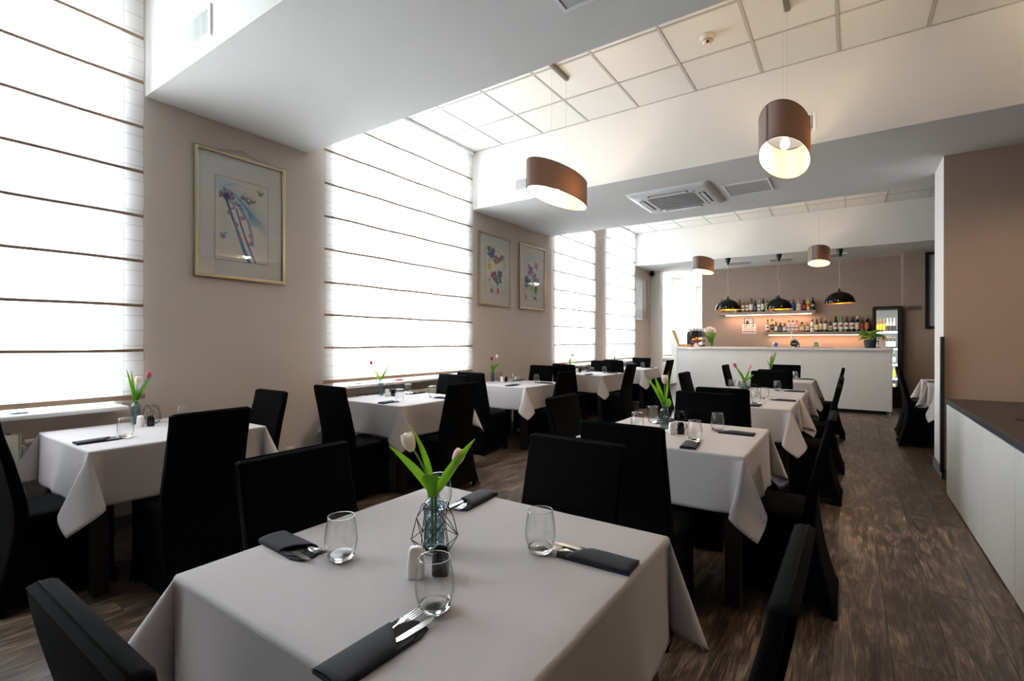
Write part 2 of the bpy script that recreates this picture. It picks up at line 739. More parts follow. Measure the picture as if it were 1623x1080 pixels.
for i, (a, c) in enumerate(WIN):
    x0, x1 = XW - .30, XW - .24
    mb = MB()
    mb.box(x0, x1, a, a + .07, WB, WT).box(x0, x1, c - .07, c, WB, WT).box(x0, x1, a + .07, c - .07, WB, WB + .07).box(x0, x1, a + .07, c - .07, WT - .07, WT)
    mid = (a + c) / 2
    mb.box(x0, x1, mid - .045, mid + .045, WB + .07, WT - .07)
    wf = struct('window_%d' % (i + 1), mb, M_pvc)
    for p0, p1 in ((a + .07, mid - .045), (mid + .045, c - .07)):
        MB().box(XW - .275, XW - .269, p0, p1, WB + .07, WT - .07).build('pane', M_pane, wf)
    # reveals are painted white
    rv = MB().box(XW - .24, XW - .001, a, a + .012, WB, WT).box(XW - .24, XW - .001, c - .012, c, WB, WT).box(XW - .24, XW - .001, a + .012, c - .012, WT - .012, WT)
    rv.build('reveal_lining', M_white, wf)
    s0 = a - .03
    MB().box(XW - .24, XW + .15, s0, c + .03, WB - .03, WB).build('sill', M_sill, wf, bevel=.012, seg=3)
    pl = bpy.data.lights.new('window_portal', 'AREA')
    pl.shape = 'RECTANGLE'
    pl.size, pl.size_y = (c - a), WT - WB
    pl.cycles.is_portal = True
    po = bpy.data.objects.new('window_portal', pl)
    COL.objects.link(po)
    po.location = (XW - .36, mid, (WB + WT) / 2)
    po.rotation_euler = (PI / 2, 0, -PI / 2)
    po.rotation_euler = Vector((1, 0, 0)).to_track_quat('-Z', 'Y').to_euler()
    pl.size, pl.size_y = WT - WB if False else (c - a), WT - WB

# other walls
struct('wall_behind', MB().box(XW - .3, XR + .3, YF - .3, YF, 0, ZC), M_taupe)
struct('wall_right', MB().box(XR, XR + .3, YF, YB + .2, 0, ZC), M_brown)
struct('wall_back', MB().box(-3.04, .885, YB, YB + .15, 0, ZC), M_brown)
mb = MB().box(.885, XR, 12.31, YB + .15, 0, ZS)
struct('wall_alcove', mb, M_brown)
mb = MB().box(.745, XR, 6.17, 6.76, 0, ZS)
mb.m[5] = 1
o = struct('wall_partition', mb, [mat('partition_brown_darkened', '#9a8475', .9, noise=.03, nscale=2, bump=.2, bscale=90), M_white])  # brown wall paint copied darker to offset strong lamp light here
struct('wall_pier', MB().box(XW, -3.95, 12.39, 12.62, 0, ZS), M_white)
struct('wall_end', MB().box(XW - .3, -2.8, YEND, YEND + .2, 0, ZC), M_white)
struct('wall_passage', MB().box(-3.04, -2.9, YB + .15, YEND, 0, ZC), M_white)
struct('wall_far_cap', MB().box(-3.04, XR + .3, YB + .15, YB + .3, 0, ZC), M_white)

# beams
struct('beam_1', MB().box(XW + .0, XR, 1.42, 2.72, ZS, ZC), M_white)
struct('beam_2', MB().box(XW, XR, 5.14, 7.22, ZS, ZC), M_white)
struct('beam_3', MB().box(XW, XR, 11.2, YB + .15, ZS, ZC), M_white)
# baseboards
struct('baseboard_left', MB().box(XW, XW + .015, YF, 12.39, 0, .08), M_grey)
struct('baseboard_partition', MB().box(.733, .745, 6.158, 6.76, 0, .1).box(.733, 1.3, 6.158, 6.17, 0, .1), M_grey)
struct('baseboard_back', MB().box(.9, XR, 12.295, 12.31, 0, .08).box(-3.04, .885, YB - .015, YB, 0, .08), M_grey)
struct('baseboard_passage', MB().box(XW, XW + .015, 12.62, YEND, 0, .08).box(-3.95 - .25, -3.95, 12.378, 12.39, 0, .08), M_grey)

# suspended ceiling
ce = struct('ceiling', MB().box(XW - .4, XR + .3, YF - .3, YEND + .3, ZC + .03, ZC + .15), M_white)
TM = {}


def tile_mesh(lx, ly):
    k = (round(lx, 3), round(ly, 3))
    if k not in TM:
        g, c = .010, .006
        mb = MB()
        x0, x1, y0, y1 = g, lx - g, g, ly - g
        mb.add([(x0, y0, .02), (x1, y0, .02), (x1, y1, .02), (x0, y1, .02), (x0, y0, .0), (x1, y0, .0), (x1, y1, .0), (x0, y1, .0),
                (x0 + c, y0 + c, -.004), (x1 - c, y0 + c, -.004), (x1 - c, y1 - c, -.004), (x0 + c, y1 - c, -.004)],
               [(4, 5, 1, 0), (5, 6, 2, 1), (6, 7, 3, 2), (7, 4, 0, 3), (8, 9, 5, 4), (9, 10, 6, 5), (10, 11, 7, 6), (11, 8, 4, 7), (11, 10, 9, 8), (0, 1, 2, 3)])
        TM[k] = mb.mesh('ceiling_tile', M_tile)
    return TM[k]


def ceiling_bay(x_off, y_off, y0, y1, z, single, xmax=XR, xmin=XW):
    xs = sorted({xmin, xmax} | {round(x_off + .6 * i, 4) for i in range(-30, 30) if xmin + .02 < x_off + .6 * i < xmax - .02})
    ysx = sorted({y0, y1} | {round(y_off + .6 * i, 4) for i in range(-40, 40) if y0 + .02 < y_off + .6 * i < y1 - .02})
    joined = MB()
    for i in range(len(xs) - 1):
        for j in range(len(ysx) - 1):
            lx, ly = xs[i + 1] - xs[i], ysx[j + 1] - ysx[j]
            if single:
                o = bpy.data.objects.new('ceiling_tile', tile_mesh(lx, ly))
                COL.objects.link(o)
                o.parent = ce
                o.location = (xs[i], ysx[j], z + .004)
            else:
                joined.box(xs[i] + .01, xs[i + 1] - .01, ysx[j] + .01, ysx[j + 1] - .01, z, z + .02)
    if not single:
        o = joined.build('tiling', M_tile, ce)
        o['kind'] = 'stuff'
    bars = []
    for x in xs:
        bars.append(MB().box(max(xmin, x - .0095), min(xmax, x + .0095), y0, y1, z - .004, z + .018))
    for y in ysx:
        bars.append(MB().box(xmin, xmax, max(y0, y - .0095), min(y1, y + .0095), z - .0035, z + .0175))
    if single:
        for m_ in bars:
            m_.build('grid_bar', M_tbar, ce)
    else:
        g = MB()
        for m_ in bars:
            g.add(m_.v, m_.f)
        g.build('grid_frame', M_tbar, ce)['kind'] = 'stuff'


ceiling_bay(-3.6743, .82, YF, 1.42, ZC, False)
ceiling_bay(-3.6743, 4.55, 2.72, 5.14, ZC, True)
ceiling_bay(-3.6527, 10.62, 7.22, 11.2, ZC, True)
ceiling_bay(-3.9, 13.4, YB + .15, YEND, 3.12, False, xmax=-3.04)
struct('ceiling_passage', MB().box(XW, -3.04, YB + .15, YEND, 3.14, 3.2), M_white)


# ------------------------------------------------------------------ blinds
def blind(y0, y1, label, rods=True, name='roman_blind', gather=0):
    x = XW + .05
    t_ = thing(name, label, 'window blind', (x, y0, 0), 0)
    W = y1 - y0
    zr = [.921 + .318 * i for i in range(10)]
    zt = 3.80
    mb = MB()
    rows = []
    z = .905
    zz = []
    while z < zt:
        zz.append(z)
        z += .04
    zz.append(zt)
    ny = 46
    rs = random.Random(int(y0 * 100))
    ph = [rs.random() * 6 for _ in range(12)]
    for z in zz:
        row = []
        k = (z - .921) / .318
        f = k - math.floor(k)
        bul = math.sin(PI * f) * .018 if rods else 0
        edge = max(0, (1.25 - z)) * .06 * gather
        for j in range(ny + 1):
            s = j / ny
            y = s * W
            y += (1 - s) * -edge
            xx = bul * (.6 + .4 * math.sin(ph[int(k) % 12] + 5 * s)) + (.012 * math.sin(s * 40) if not rods else 0)
            row.append((xx, y, z))
        rows.append(row)
    mb.rings(rows, False, False, False)
    mb.build('fabric', M_blind if rods else M_sheer, t_, 2)
    if rods:
        for i, z in enumerate(zr):
            if z > zt - .05:
                continue
            if i == 0:
                m_ = MB().box(-.006, .006, -.012 - .05 * .06 * gather, W + .008, z - .028, z + .006)
            else:
                pts = [(.004, W * j / 16 - .004, z + .0025 * math.sin(ph[i % 12] + j * 1.1)) for j in range(17)]
                m_ = MB().rings([[(q[0] - .003, q[1], q[2] - .010), (q[0] + .005, q[1], q[2] - .009), (q[0] + .005, q[1], q[2] + .009), (q[0] - .003, q[1], q[2] + .010)] for q in pts])
            m_.build('hem_bar' if i == 0 else 'rod', M_rod, t_)
    MB().box(-.03, .02, 0, W, zt, zt + .035).build('headrail', M_pvc, t_)
    for s in (.11, .5, .89):
        MB().tube([(-.012, W * s, .93), (-.012, W * s, zt)], .0012, 4).build('lift_cord', M_cord, t_)
    return t_


blind(-1.3, 1.395, 'sheer white roman blind with brown rods on the nearest window, at the left edge')
blind(2.86, 5.10, 'wide sheer white roman blind between the single large picture and the flower picture pair', gather=1)
blind(7.30, 8.965, 'sheer white roman blind just behind the two flower pictures')
blind(9.50, 11.185, 'narrow sheer white roman blind nearest the black ceiling camera')
blind(12.66, 13.98, 'sheer white blind seen in the passage left of the bar')
blind(14.9, 16.7, 'added plain sheer curtain over the added window that brightens the passage end', False, 'added_sheer_curtain')


# radiators
def radiator(y0, y1, label):
    t_ = thing('radiator', label, 'radiator', (XW + .02, y0, 0))
    L = y1 - y0
    MB().box(0, .085, 0, L, .16, .745).build('body', M_radi, t_, bevel=.008)
    mb = MB()
    k = 0
    while .03 + k * .033 < L - .04:
        mb.box(.012, .07, .03 + k * .033, .045 + k * .033, .746, .752)
        k += 1
    mb.build('top_grille', M_grey, t_)['kind'] = 'stuff'
    mb = MB()
    k = 0
    while .02 + k * .05 < L - .05:
        mb.box(.085, .092, .03 + k * .05, .06 + k * .05, .2, .70)
        k += 1
    mb.build('ribs', M_radi, t_)['kind'] = 'stuff'
    MB().box(.01, .1, -.004, .0, .15, .752).box(.01, .1, L, L + .004, .15, .752).build('side_panel', M_radi, t_)
    MB().tube([(.04, L + .03, .0), (.04, L + .03, .66), (.04, L, .68)], .009, 8).build('pipe', M_pvc, t_)
    MB().tube([(.04, L + .03, .69), (.04, L + .075, .69)], .016, 10).build('valve', M_pvc, t_)
    for yy in (.15, L - .2):
        MB().box(-.02, .0, yy, yy + .05, .3, .6).build('bracket', M_radi, t_)


radiator(-.55, .75, 'cream panel radiator under the nearest window sill')
radiator(3.2, 4.75, 'cream panel radiator under the second window sill')
radiator(7.55, 8.75, 'cream panel radiator under the third window sill')
radiator(12.75, 13.85, 'cream panel radiator under the passage window')

# things lying on the sills
def disc(name, label, cat, loc, r, h, m, rx=1):
    o = MB().lathe([(r * .75, 0), (r, h * .35), (r, h * .7), (r * .8, h)], 24).build(name, m, None, True, loc)
    o.scale = (rx, 1, 1)
    return tag(o, label, cat)


disc('sill_saucer', 'small pale blue saucer on the nearest window sill', 'saucer', (XW + .03, .76, WB), .05, .012, mat('pale_blue', '#93a3ad', .4))
disc('sill_dish', 'small red dish on the second window sill', 'dish', (XW + .05, 3.8, WB), .055, .02, mat('coral_red', '#d85f5a', .4))
disc('sill_saucer', 'small grey-blue saucer on the second window sill', 'saucer', (XW + .05, 3.25, WB), .04, .01, mat('pale_blue'))
disc('red_bowl', 'low red bowl on the third window sill', 'bowl', (XW + .04, 7.62, WB), .06, .05, mat('coral_red'))
disc('blue_dish', 'small blue dish on the passage window sill', 'dish', (XW + .06, 12.95, WB), .05, .03, mat('clear_blue', '#3f6fc0', .4))
o = tag(MB().box(0, .012, -.04, .04, -.04, .04).build('wall_socket', M_pvc, None, False, (XW, 2.54, .30), bevel=.003), 'white wall socket low on the wall below the large picture', 'socket')


# ------------------------------------------------------------------ chairs
def chair_rear(z):
    zs = [0, .22, .46, .70, .935]
    yy = [0, .055, .085, .048, 0]
    return float(np.interp(z, zs, yy)) if False else cub(z, zs, yy)


def cub(x, xs, ys_):
    # Catmull-Rom through the points
    for i in range(len(xs) - 1):
        if x <= xs[i + 1] or i == len(xs) - 2:
            t_ = (x - xs[i]) / (xs[i + 1] - xs[i])
            p0 = ys_[max(i - 1, 0)]
            p1, p2 = ys_[i], ys_[i + 1]
            p3 = ys_[min(i + 2, len(ys_) - 1)]
            return .5 * ((2 * p1) + (-p0 + p2) * t_ + (2 * p0 - 5 * p1 + 4 * p2 - p3) * t_ ** 2 + (-p0 + 3 * p1 - 3 * p2 + p3) * t_ ** 3)


def make_chair():
    t_ = thing('dining_chair', 'x', 'chair')
    SD = .475
    # skirt: horizontal rounded loops from the floor to the seat
    rs = []
    for z, grow in ((0, .012), (.06, .006), (.14, 0), (.25, 0), (.36, 0), (.425, 0)):
        r0 = cub(z, [0, .22, .46, .70, .935], [0, .055, .085, .048, 0])
        hw = .205 + grow
        d0, d1 = r0 - grow * .3, SD + grow
        ring = []
        for x, y in rrect(hw, (d1 - d0) / 2, .02, 4):
            ring.append((x, y + (d0 + d1) / 2, z))
        # add intermediate points on the sides so that the hem can arch
        full = []
        nn = len(ring)
        for i in range(nn):
            a, c = Vector(ring[i]), Vector(ring[(i + 1) % nn])
            full.append(tuple(a))
            if (c - a).length > .1:
                for q in range(1, 8):
                    full.append(tuple(a.lerp(c, q / 8)))
        if z == 0:
            out = []
            for x, y, zz in full:
                sx_ = 1 - min(1, (abs(x) / .2)) ** 3
                sy_ = 1 - min(1, abs(y - SD / 2) / (SD / 2 - .01)) ** 3
                lift = .085 * max(sx_, 0) if abs(y - SD / 2) > SD / 2 - .03 else (.085 * max(sy_, 0) if abs(x) > .18 else 0)
                out.append((x, y, min(zz + lift, .057)))
            full = out
        rs.append(full)
    MB().rings(rs, False, False).build('skirt', M_black, t_, 1)
    # seat pad
    rs = []
    for z, ins in ((.41, 0), (.43, -.004), (.445, 0), (.455, .012), (.458, .05)):
        y0, y1 = .10, SD + .002
        rs.append([(x, y + (y0 + y1) / 2, z + (.004 if ins > .04 else 0)) for x, y in rrect(.206 - ins, (y1 - y0) / 2 - ins, .03, 5)])
    MB().rings(rs).build('seat', M_black, t_, 1)
    # backrest
    rs = []
    n_ = 13
    for i in range(n_ + 1):
        z = .40 + (.935 - .40) * i / n_
        r0 = cub(z, [0, .22, .46, .70, .935], [0, .055, .085, .048, 0])
        th = .055 - .017 * i / n_
        hw = .207 - .009 * i / n_ - .003 * math.sin(PI * i / n_)
        rs.append([(x, y + r0 + th / 2, z) for x, y in rrect(hw, th / 2, .012, 4)])
    # closing the top with a soft crown
    for ins, dz in ((.003, .004), (.008, .007), (.016, .008)):
        th = .038
        rs.append([(x, y + th / 2, .935 + dz - .004 * (abs(x) / .2) ** 6) for x, y in rrect(.198 - ins, max(th / 2 - ins, .002), max(.012 - ins, .0015), 4)])
    MB().rings(rs).build('backrest', M_black, t_, 1)
    # welt seam around the rear edge of the back
    pts = []
    for i in range(11):
        z = .45 + (.93 - .45) * i / 10
        r0 = cub(z, [0, .22, .46, .70, .935], [0, .055, .085, .048, 0])
        pts.append((-.2 + .003 * math.sin(PI * i / 10) + .001, r0 + .012, z))
    top = [(x, .013, .9425) for x in (-.18, -.1, 0, .1, .18)]
    pts2 = pts + top + [(-p[0], p[1], p[2]) for p in reversed(pts)]
    MB().tube(pts2, .0022, 5).build('welt_seam', M_black, t_, True)
    for sx_ in (-1, 1):
        MB().box(sx_ * .185 - .014, sx_ * .185 + .014, .034, .062, 0, .13).build('leg', M_foot, t_)
        MB().box(sx_ * .180 - .014, sx_ * .180 + .014, SD - .045, SD - .017, 0, .42).build('leg', M_foot, t_)
    return t_


CH = make_chair()
SEATS = {
    '+Y': 0, '-Y': PI, '-X': PI / 2, '+X': -PI / 2}
TN = {
    'R1': 'the foreground table', 'R2': 'the second table of the middle row', 'R3': 'the third table of the middle row',
    'R4': 'the fourth table of the middle row', 'R5': 'the middle-row table nearest the bar',
    'L1': 'the leftmost window-side table', 'L2': 'the second window-side table', 'L3': 'the window-side table below the flower pictures',
    'L4': 'the fourth window-side table', 'L5': 'the window-side table farthest away',
    'A1': 'the nearer alcove table', 'A2': 'the farther alcove table'}
CHAIRS = [
    ('R1', 'near', -.843, .195, '+Y'), ('R1', 'far', -.855, 1.69, '-Y'), ('R1', 'left', -1.56, .955, '+X'), ('R1', 'right', -.055, .97, '-X'),
    ('R2', 'near', -.84, 2.06, '+Y'), ('R2', 'far', -.86, 3.72, '-Y'), ('R2', 'left', -1.62, 2.93, '+X'), ('R2', 'right', -.045, 2.96, '-X'),
    ('R3', 'near', -.82, 4.09, '+Y'), ('R3', 'left', -1.585, 4.90, '+X'), ('R3', 'right', -.045, 4.88, '-X'),
    ('R4', 'far', -.80, 6.72, '-Y'), ('R4', 'left', -1.61, 5.89, '+X'), ('R4', 'right', -.035, 6.0, '-X'),
    ('R5', 'near', -.78, 7.08, '+Y'), ('R5', 'far', -.80, 8.67, '-Y'), ('R5', 'left', -1.59, 8.12, '+X'), ('R5', 'right', -.04, 8.1, '-X'),
    ('L1', 'near', -3.49, .50, '+Y'), ('L1', 'far', -3.52, 2.0, '-Y'), ('L1', 'aisle', -2.745, 1.235, '-X'),
    ('L2', 'near', -3.475, 2.42, '+Y'), ('L2', 'far', -3.575, 4.08, '-Y'), ('L2', 'aisle', -2.765, 3.3, '-X'),
    ('L3', 'near', -3.62, 4.40, '+Y'), ('L3', 'far', -3.775, 6.3, '-Y'), ('L3', 'aisle', -2.82, 5.31, '-X'),
    ('L4', 'near', -3.69, 6.78, '+Y'), ('L4', 'far', -3.76, 8.40, '-Y'), ('L4', 'aisle', -2.84, 7.54, '-X'),
    ('L5', 'near', -3.72, 8.82, '+Y'), ('L5', 'far', -3.68, 10.32, '-Y'), ('L5', 'aisle', -2.81, 9.50, '-X'),
    ('A1', 'left', .52, 7.98, '+X'), ('A2', 'left', .555, 8.86, '+X')]
for k, side, x, y, d in CHAIRS:
    place(CH, (x, y, 0), SEATS[d] + random.uniform(-.012, .012), 'black slipcovered chair on the %s side of %s' % (side, TN[k]), 'black slipcovered chairs')

# ------------------------------------------------------------------ tables and cloths
TBL = {'R1': (-.875, .96), 'R2': (-.865, 3.03), 'R3': (-.84, 5.03), 'R4': (-.83, 6.03), 'R5': (-.85, 8.06),
       'L1': (-3.585, 1.275), 'L2': (-3.575, 3.345), 'L3': (-3.61, 5.34), 'L4': (-3.68, 7.68), 'L5': (-3.70, 9.64),
       'A1': (1.31, 7.95), 'A2': (1.33, 8.92)}
HT = .445


def make_table():
    t_ = thing('dining_table', 'x', 'table')
    MB().box(-.44, .44, -.44, .44, .715, .748).build('tabletop', M_dwood, t_, bevel=.004)
    MB().box(-.36, .36, -.415, -.395, .635, .715).box(-.36, .36, .395, .415, .635, .715).box(-.415, -.395, -.36, .36, .635, .715).box(.395, .415, -.36, .36, .635, .715).build('apron', M_dwood, t_)
    for sx_ in (-1, 1):
        for sy_ in (-1, 1):
            MB().box(sx_ * .395 - .035, sx_ * .395 + .035, sy_ * .395 - .035, sy_ * .395 + .035, 0, .715).build('leg', M_dwood, t_, bevel=.003)
    return t_


TB = make_table()


def cloth_obj(key, drop, corners, seed, calm=()):
    """square cloth laid over the table: flat top, hanging sides, cone folds at the corners"""
    rs = random.Random(seed)
    a = HT
    L = a + drop
    er = .009
    us = []
    nS, nT = 18, 14
    for i in range(nS):
        us.append(-L + drop * (i / nS))
    for i in range(nT + 1):
        us.append(-a + 2 * a * i / nT)
    # denser rows close to the table edge
    for i in range(1, nS + 1):
        us.append(a + drop * i / nS)
    for v in (.004, .009, .014, .022):
        us += [a + v, -a - v]
    us = sorted(us)

    def prof(s):
        q = er * PI / 2
        if s <= q:
            return er * math.sin(s / er), -er * (1 - math.cos(s / er))
        return er, -er - (s - q)
    waves = {}
    for sd in range(4):
        waves[sd] = [(rs.uniform(.4, 1) * .010 / (1 + .25 * k), rs.uniform(5, 8) * (1 + .55 * k), rs.uniform(0, 6)) for k in range(3)]
    flare = [rs.uniform(.01, .03) for _ in range(4)]
    for q_ in calm:
        flare[q_] = .002
        waves[q_] = [(A * .15, f, p) for A, f, p in waves[q_]]

    def side(sd, along, s):
        ox, oz = prof(s)
        q = min(1, s / drop)
        win = max(0, 1 - (abs(along) / a) ** 4)
        wv = sum(A * math.sin(f * along * 3.0 + p) for A, f, p in waves[sd])
        ox += q ** 1.3 * win * (abs(wv) * 1.1 + wv * .5 + flare[sd])
        return ox, oz

    def pt(u, v):
        su, sv = abs(u) - a, abs(v) - a
        du, dv = (1 if u > 0 else -1), (1 if v > 0 else -1)
        if su <= 0 and sv <= 0:
            return (u, v, .0)
        if su > 0 and sv <= 0:
            ox, oz = side(0 if u > 0 else 1, v, su)
            return (du * (a + ox), v, oz)
        if sv > 0 and su <= 0:
            ox, oz = side(2 if v > 0 else 3, u, sv)
            return (u, dv * (a + ox), oz)
        r = math.hypot(su, sv)
        ph = math.atan2(sv, su)
        p, q, skew = corners[(du, dv)]
        psi = 4 * ph
        co, cs = p * (1 - math.cos(psi)), q * math.sin(psi)
        # diagonal frame, skewed a little
        ang = PI / 4 + skew * math.sin(psi / 2) ** 2
        ex, ey = math.cos(ang), math.sin(ang)
        px, py = math.sin(ang), -math.cos(ang)
        cx_, cy_ = ex * co + px * cs, ey * co + py * cs
        c_ = math.hypot(cx_, cy_)
        ox, oz = prof(r)
        hx, hy = ox * math.cos(ph), ox * math.sin(ph)
        rr = max(0, -oz - er)
        if c_ > 1e-6:
            hx += rr * math.sin(c_) * cx_ / c_
            hy += rr * math.sin(c_) * cy_ / c_
        z = -min(er, -oz) - rr * math.cos(c_)
        return (du * (a + hx), dv * (a + hy), z)
    n_ = len(us)
    verts = [pt(u, v) for u in us for v in us]
    faces = [(i * n_ + j, (i + 1) * n_ + j, (i + 1) * n_ + j + 1, i * n_ + j + 1) for i in range(n_ - 1) for j in range(n_ - 1)]
    mb = MB()
    mb.add(verts, faces)
    me = mb.mesh('tablecloth', M_cloth, 2)
    uv = me.uv_layers.new(name='UVMap')
    uvs = [(u, v) for u in us for v in us]
    for lp in me.loops:
        uv.data[lp.index].uv = uvs[lp.vertex_index]
    o = bpy.data.objects.new('tablecloth', me)
    COL.objects.link(o)
    c = TBL[key]
    o.location = (c[0], c[1], .7515)
    so = o.modifiers.new('thickness', 'SOLIDIFY')
    so.thickness = .0016
    so.offset = 1
    # stitched hem, a slightly thicker band
    hm = MB()
    for sgn in (-1, 1):
        for ax in (0, 1):
            A = []
            B = []
            for u in us:
                e1 = (sgn * (L - .001), u) if ax == 0 else (u, sgn * (L - .001))
                lim = L - .022
                uc = max(-lim, min(lim, u))
                e2 = (sgn * lim, uc) if ax == 0 else (uc, sgn * lim)
                A.append(pt(*e1))
                B.append(pt(*e2))
            hm.rings([A, B], False, False, False)
    h = hm.build('hem', M_cloth, o, 2)
    hs_ = h.modifiers.new('thickness', 'SOLIDIFY')
    hs_.thickness = .0024
    hs_.offset = 0
    return o


def cn(a=(.25, .25, 0), b_=None, c=None, d=None):
    # corner order: (+,+), (+,-), (-,-), (-,+)
    return {(1, 1): a, (1, -1): b_ or a, (-1, -1): c or a, (-1, 1): d or a}


TALL, WIDE, MIDC = (.17, .32, 0), (.12, .36, .25), (.25, .25, 0)
CL = {
    'R1': (.262, cn((.16, .33, 0), MIDC, (.3, .19, 0), (.28, .21, 0)), 'taupe tablecloth on the foreground table, draping toward the lower left'),
    'R2': (.285, cn((.12, .36, .1), (.09, .375, -.3), MIDC, MIDC), 'taupe tablecloth with a long pointed corner on the second table of the middle row'),
    'R3': (.28, cn((.2, .3, 0), (.16, .34, .3), MIDC, MIDC), 'taupe tablecloth on the third table of the middle row'),
    'R4': (.28, cn((.14, .34, 0), (.2, .3, 0), MIDC, MIDC), 'taupe tablecloth on the fourth table of the middle row'),
    'R5': (.28, cn((.14, .34, .1), (.2, .3, 0), MIDC, MIDC), 'taupe tablecloth on the middle-row table nearest the bar'),
    'L1': (.29, cn((.2, .3, 0), (.14, .35, .3), (.28, .21, 0), MIDC), 'taupe tablecloth on the leftmost window-side table'),
    'L2': (.28, cn((.2, .3, 0), (.08, .38, 0), MIDC, MIDC), 'taupe tablecloth on the second window-side table'),
    'L3': (.28, cn((.2, .3, 0), (.16, .34, 0), MIDC, MIDC), 'light tablecloth on the window-side table below the flower pictures'),
    'L4': (.28, cn((.2, .3, 0), (.16, .34, 0), MIDC, MIDC), 'taupe tablecloth on the fourth window-side table'),
    'L5': (.28, cn((.2, .3, 0), (.16, .34, 0), MIDC, MIDC), 'taupe tablecloth on the window-side table farthest away'),
    'A1': (.29, cn(MIDC, MIDC, (.13, .36, -.3), (.2, .3, 0)), 'pale tablecloth on the nearer alcove table beside the white pillar'),
    'A2': (.28, cn(MIDC, MIDC, (.2, .3, 0), (.22, .28, 0)), 'pale tablecloth on the farther alcove table')}
for i, (k, (x, y)) in enumerate(TBL.items()):
    place(TB, (x, y, 0), 0, 'dark wooden square table under the cloth, %s' % TN[k], 'square dining tables')
    dr, cnr, lab = CL[k]
    o = cloth_obj(k, dr, cnr, 11 + i, {'R3': (2,), 'R4': (3,), 'A1': (2,), 'A2': (3,)}.get(k, (1,) if k[0] == 'L' else ()))
    tag(o, lab, 'tablecloth', 'taupe tablecloths')

ZT = .7532  # top of the cloth


# ------------------------------------------------------------------ tableware prototypes
def make_glass():
    t_ = thing('drinking_glass', 'x', 'glass')
    prof = [(.026, .010), (.032, .014), (.0375, .028), (.0405, .045), (.0405, .056), (.0385, .078), (.0345, .102), (.0330, .111)]
    inner = [(r - .0013, z) for r, z in reversed(prof)]
    MB().lathe(prof + [(.0323, .1116)] + inner, 40, False, False).build('bowl', M_gglass, t_, 2)
    MB().lathe([(.0005, .0005), (.021, .0), (.024, .0015), (.029, .006), (.0335, .0135), (.0315, .0165), (.022, .0125), (.012, .0115), (.0005, .011)], 40).build('base', M_base, t_, 2)
    MB().tube([(.0327 * math.cos(2 * PI * i / 40), .0327 * math.sin(2 * PI * i / 40), .1112) for i in range(41)], .0009, 6, False).build('rim', M_base, t_, 2)
    return t_


def make_vase():
    t_ = thing('bud_vase', 'x', 'vase')
    mb = MB()
    seg = 36
    rs = []
    for i in range(28):
        z = .006 + .118 * i / 27
        ring = []
        for j in range(seg):
            a_ = 2 * PI * j / seg
            env = 1 if 1 < i < 26 else 0
            d = .0016 * env * (abs(math.sin(a_ * 4 + z * 95)) + abs(math.sin(a_ * 4 - z * 95)) - 1.1)
            rr = .0262 + d
            ring.append((rr * math.cos(a_), rr * math.sin(a_), z))
        rs.append(ring)
    for r, z in ((.025, .128), (.019, .134), (.0145, .138), (.0135, .146), (.0155, .153), (.017, .155), (.0155, .1556), (.012, .147), (.0125, .138)):
        rs.append([(r * math.cos(2 * PI * j / seg), r * math.sin(2 * PI * j / seg), z) for j in range(seg)])
    mb.rings(rs, False, False)
    mb.build('body', M_vglass, t_, 1)
    mb = MB()
    for sgn in (-1, 1):
        for k in range(7):
            mb.tube([((.0268 - .0012 * max(0, (j - 16)) / 4) * math.cos(2 * PI * k / 7 + sgn * j * .165), (.0268 - .0012 * max(0, (j - 16)) / 4) * math.sin(2 * PI * k / 7 + sgn * j * .165), .010 + j * .0056) for j in range(21)], .0010, 5)
    mb.build('diamond_relief', mat('blue_glass_relief', '#8fa6b4', .08, trans=.55, ior=1.3), t_, 2)
    MB().lathe([(.0005, 0), (.025, .0), (.026, .004), (.024, .009), (.0005, .009)], 36).build('base', M_base, t_, 2)
    MB().lathe([(.0005, .0095), (.0235, .0095), (.0235, .085), (.0005, .085)], 24).build('water', thin_glass('vase_water', (.80, .88, .84), .3), t_, 1)
    return t_


def make_holder(rt=.036, rm=.062, h=.12, zm=.034, rb_=.040, wire=.0012):
    t_ = thing('wire_tealight_holder', 'x', 'candle holder')
    N = 6
    P = []
    for k in range(N):
        P.append((rt * math.cos(2 * PI * k / N), rt * math.sin(2 * PI * k / N), h))
    for k in range(N):
        P.append((rm * math.cos(2 * PI * (k + .5) / N), rm * math.sin(2 * PI * (k + .5) / N), zm))
    for k in range(N):
        P.append((rb_ * math.cos(2 * PI * k / N), rb_ * math.sin(2 * PI * k / N), wire))
    mid = []
    for k in range(N):
        mid.append(((rt + .012) * math.cos(2 * PI * (k + .5) / N), (rt + .012) * math.sin(2 * PI * (k + .5) / N), (h + zm) / 2 + .012))
    P += mid
    E_ = []
    for k in range(N):
        k2 = (k + 1) % N
        E_ += [(k, k2), (N + k, N + k2), (2 * N + k, 2 * N + k2), (3 * N + k, k), (3 * N + k, k2), (3 * N + k, N + k), (2 * N + k, N + k), (2 * N + k2, N + k), (3 * N + k, N + k2) if k % 2 else (3 * N + k2, N + k)]
    mb = MB()
    for a_, c in E_:
        mb.tube([P[a_], P[c]], wire, 5)
    mb.build('wire_frame', M_wire, t_)
    return t_


def make_cup():
    t_ = thing('tealight_glass', 'x', 'candle holder')
    MB().lathe([(.017, .004), (.02, .02), (.022, .05), (.0208, .05), (.0188, .02), (.0155, .006)], 24, True, True).build('cup', M_gglass, t_, 2)
    return t_


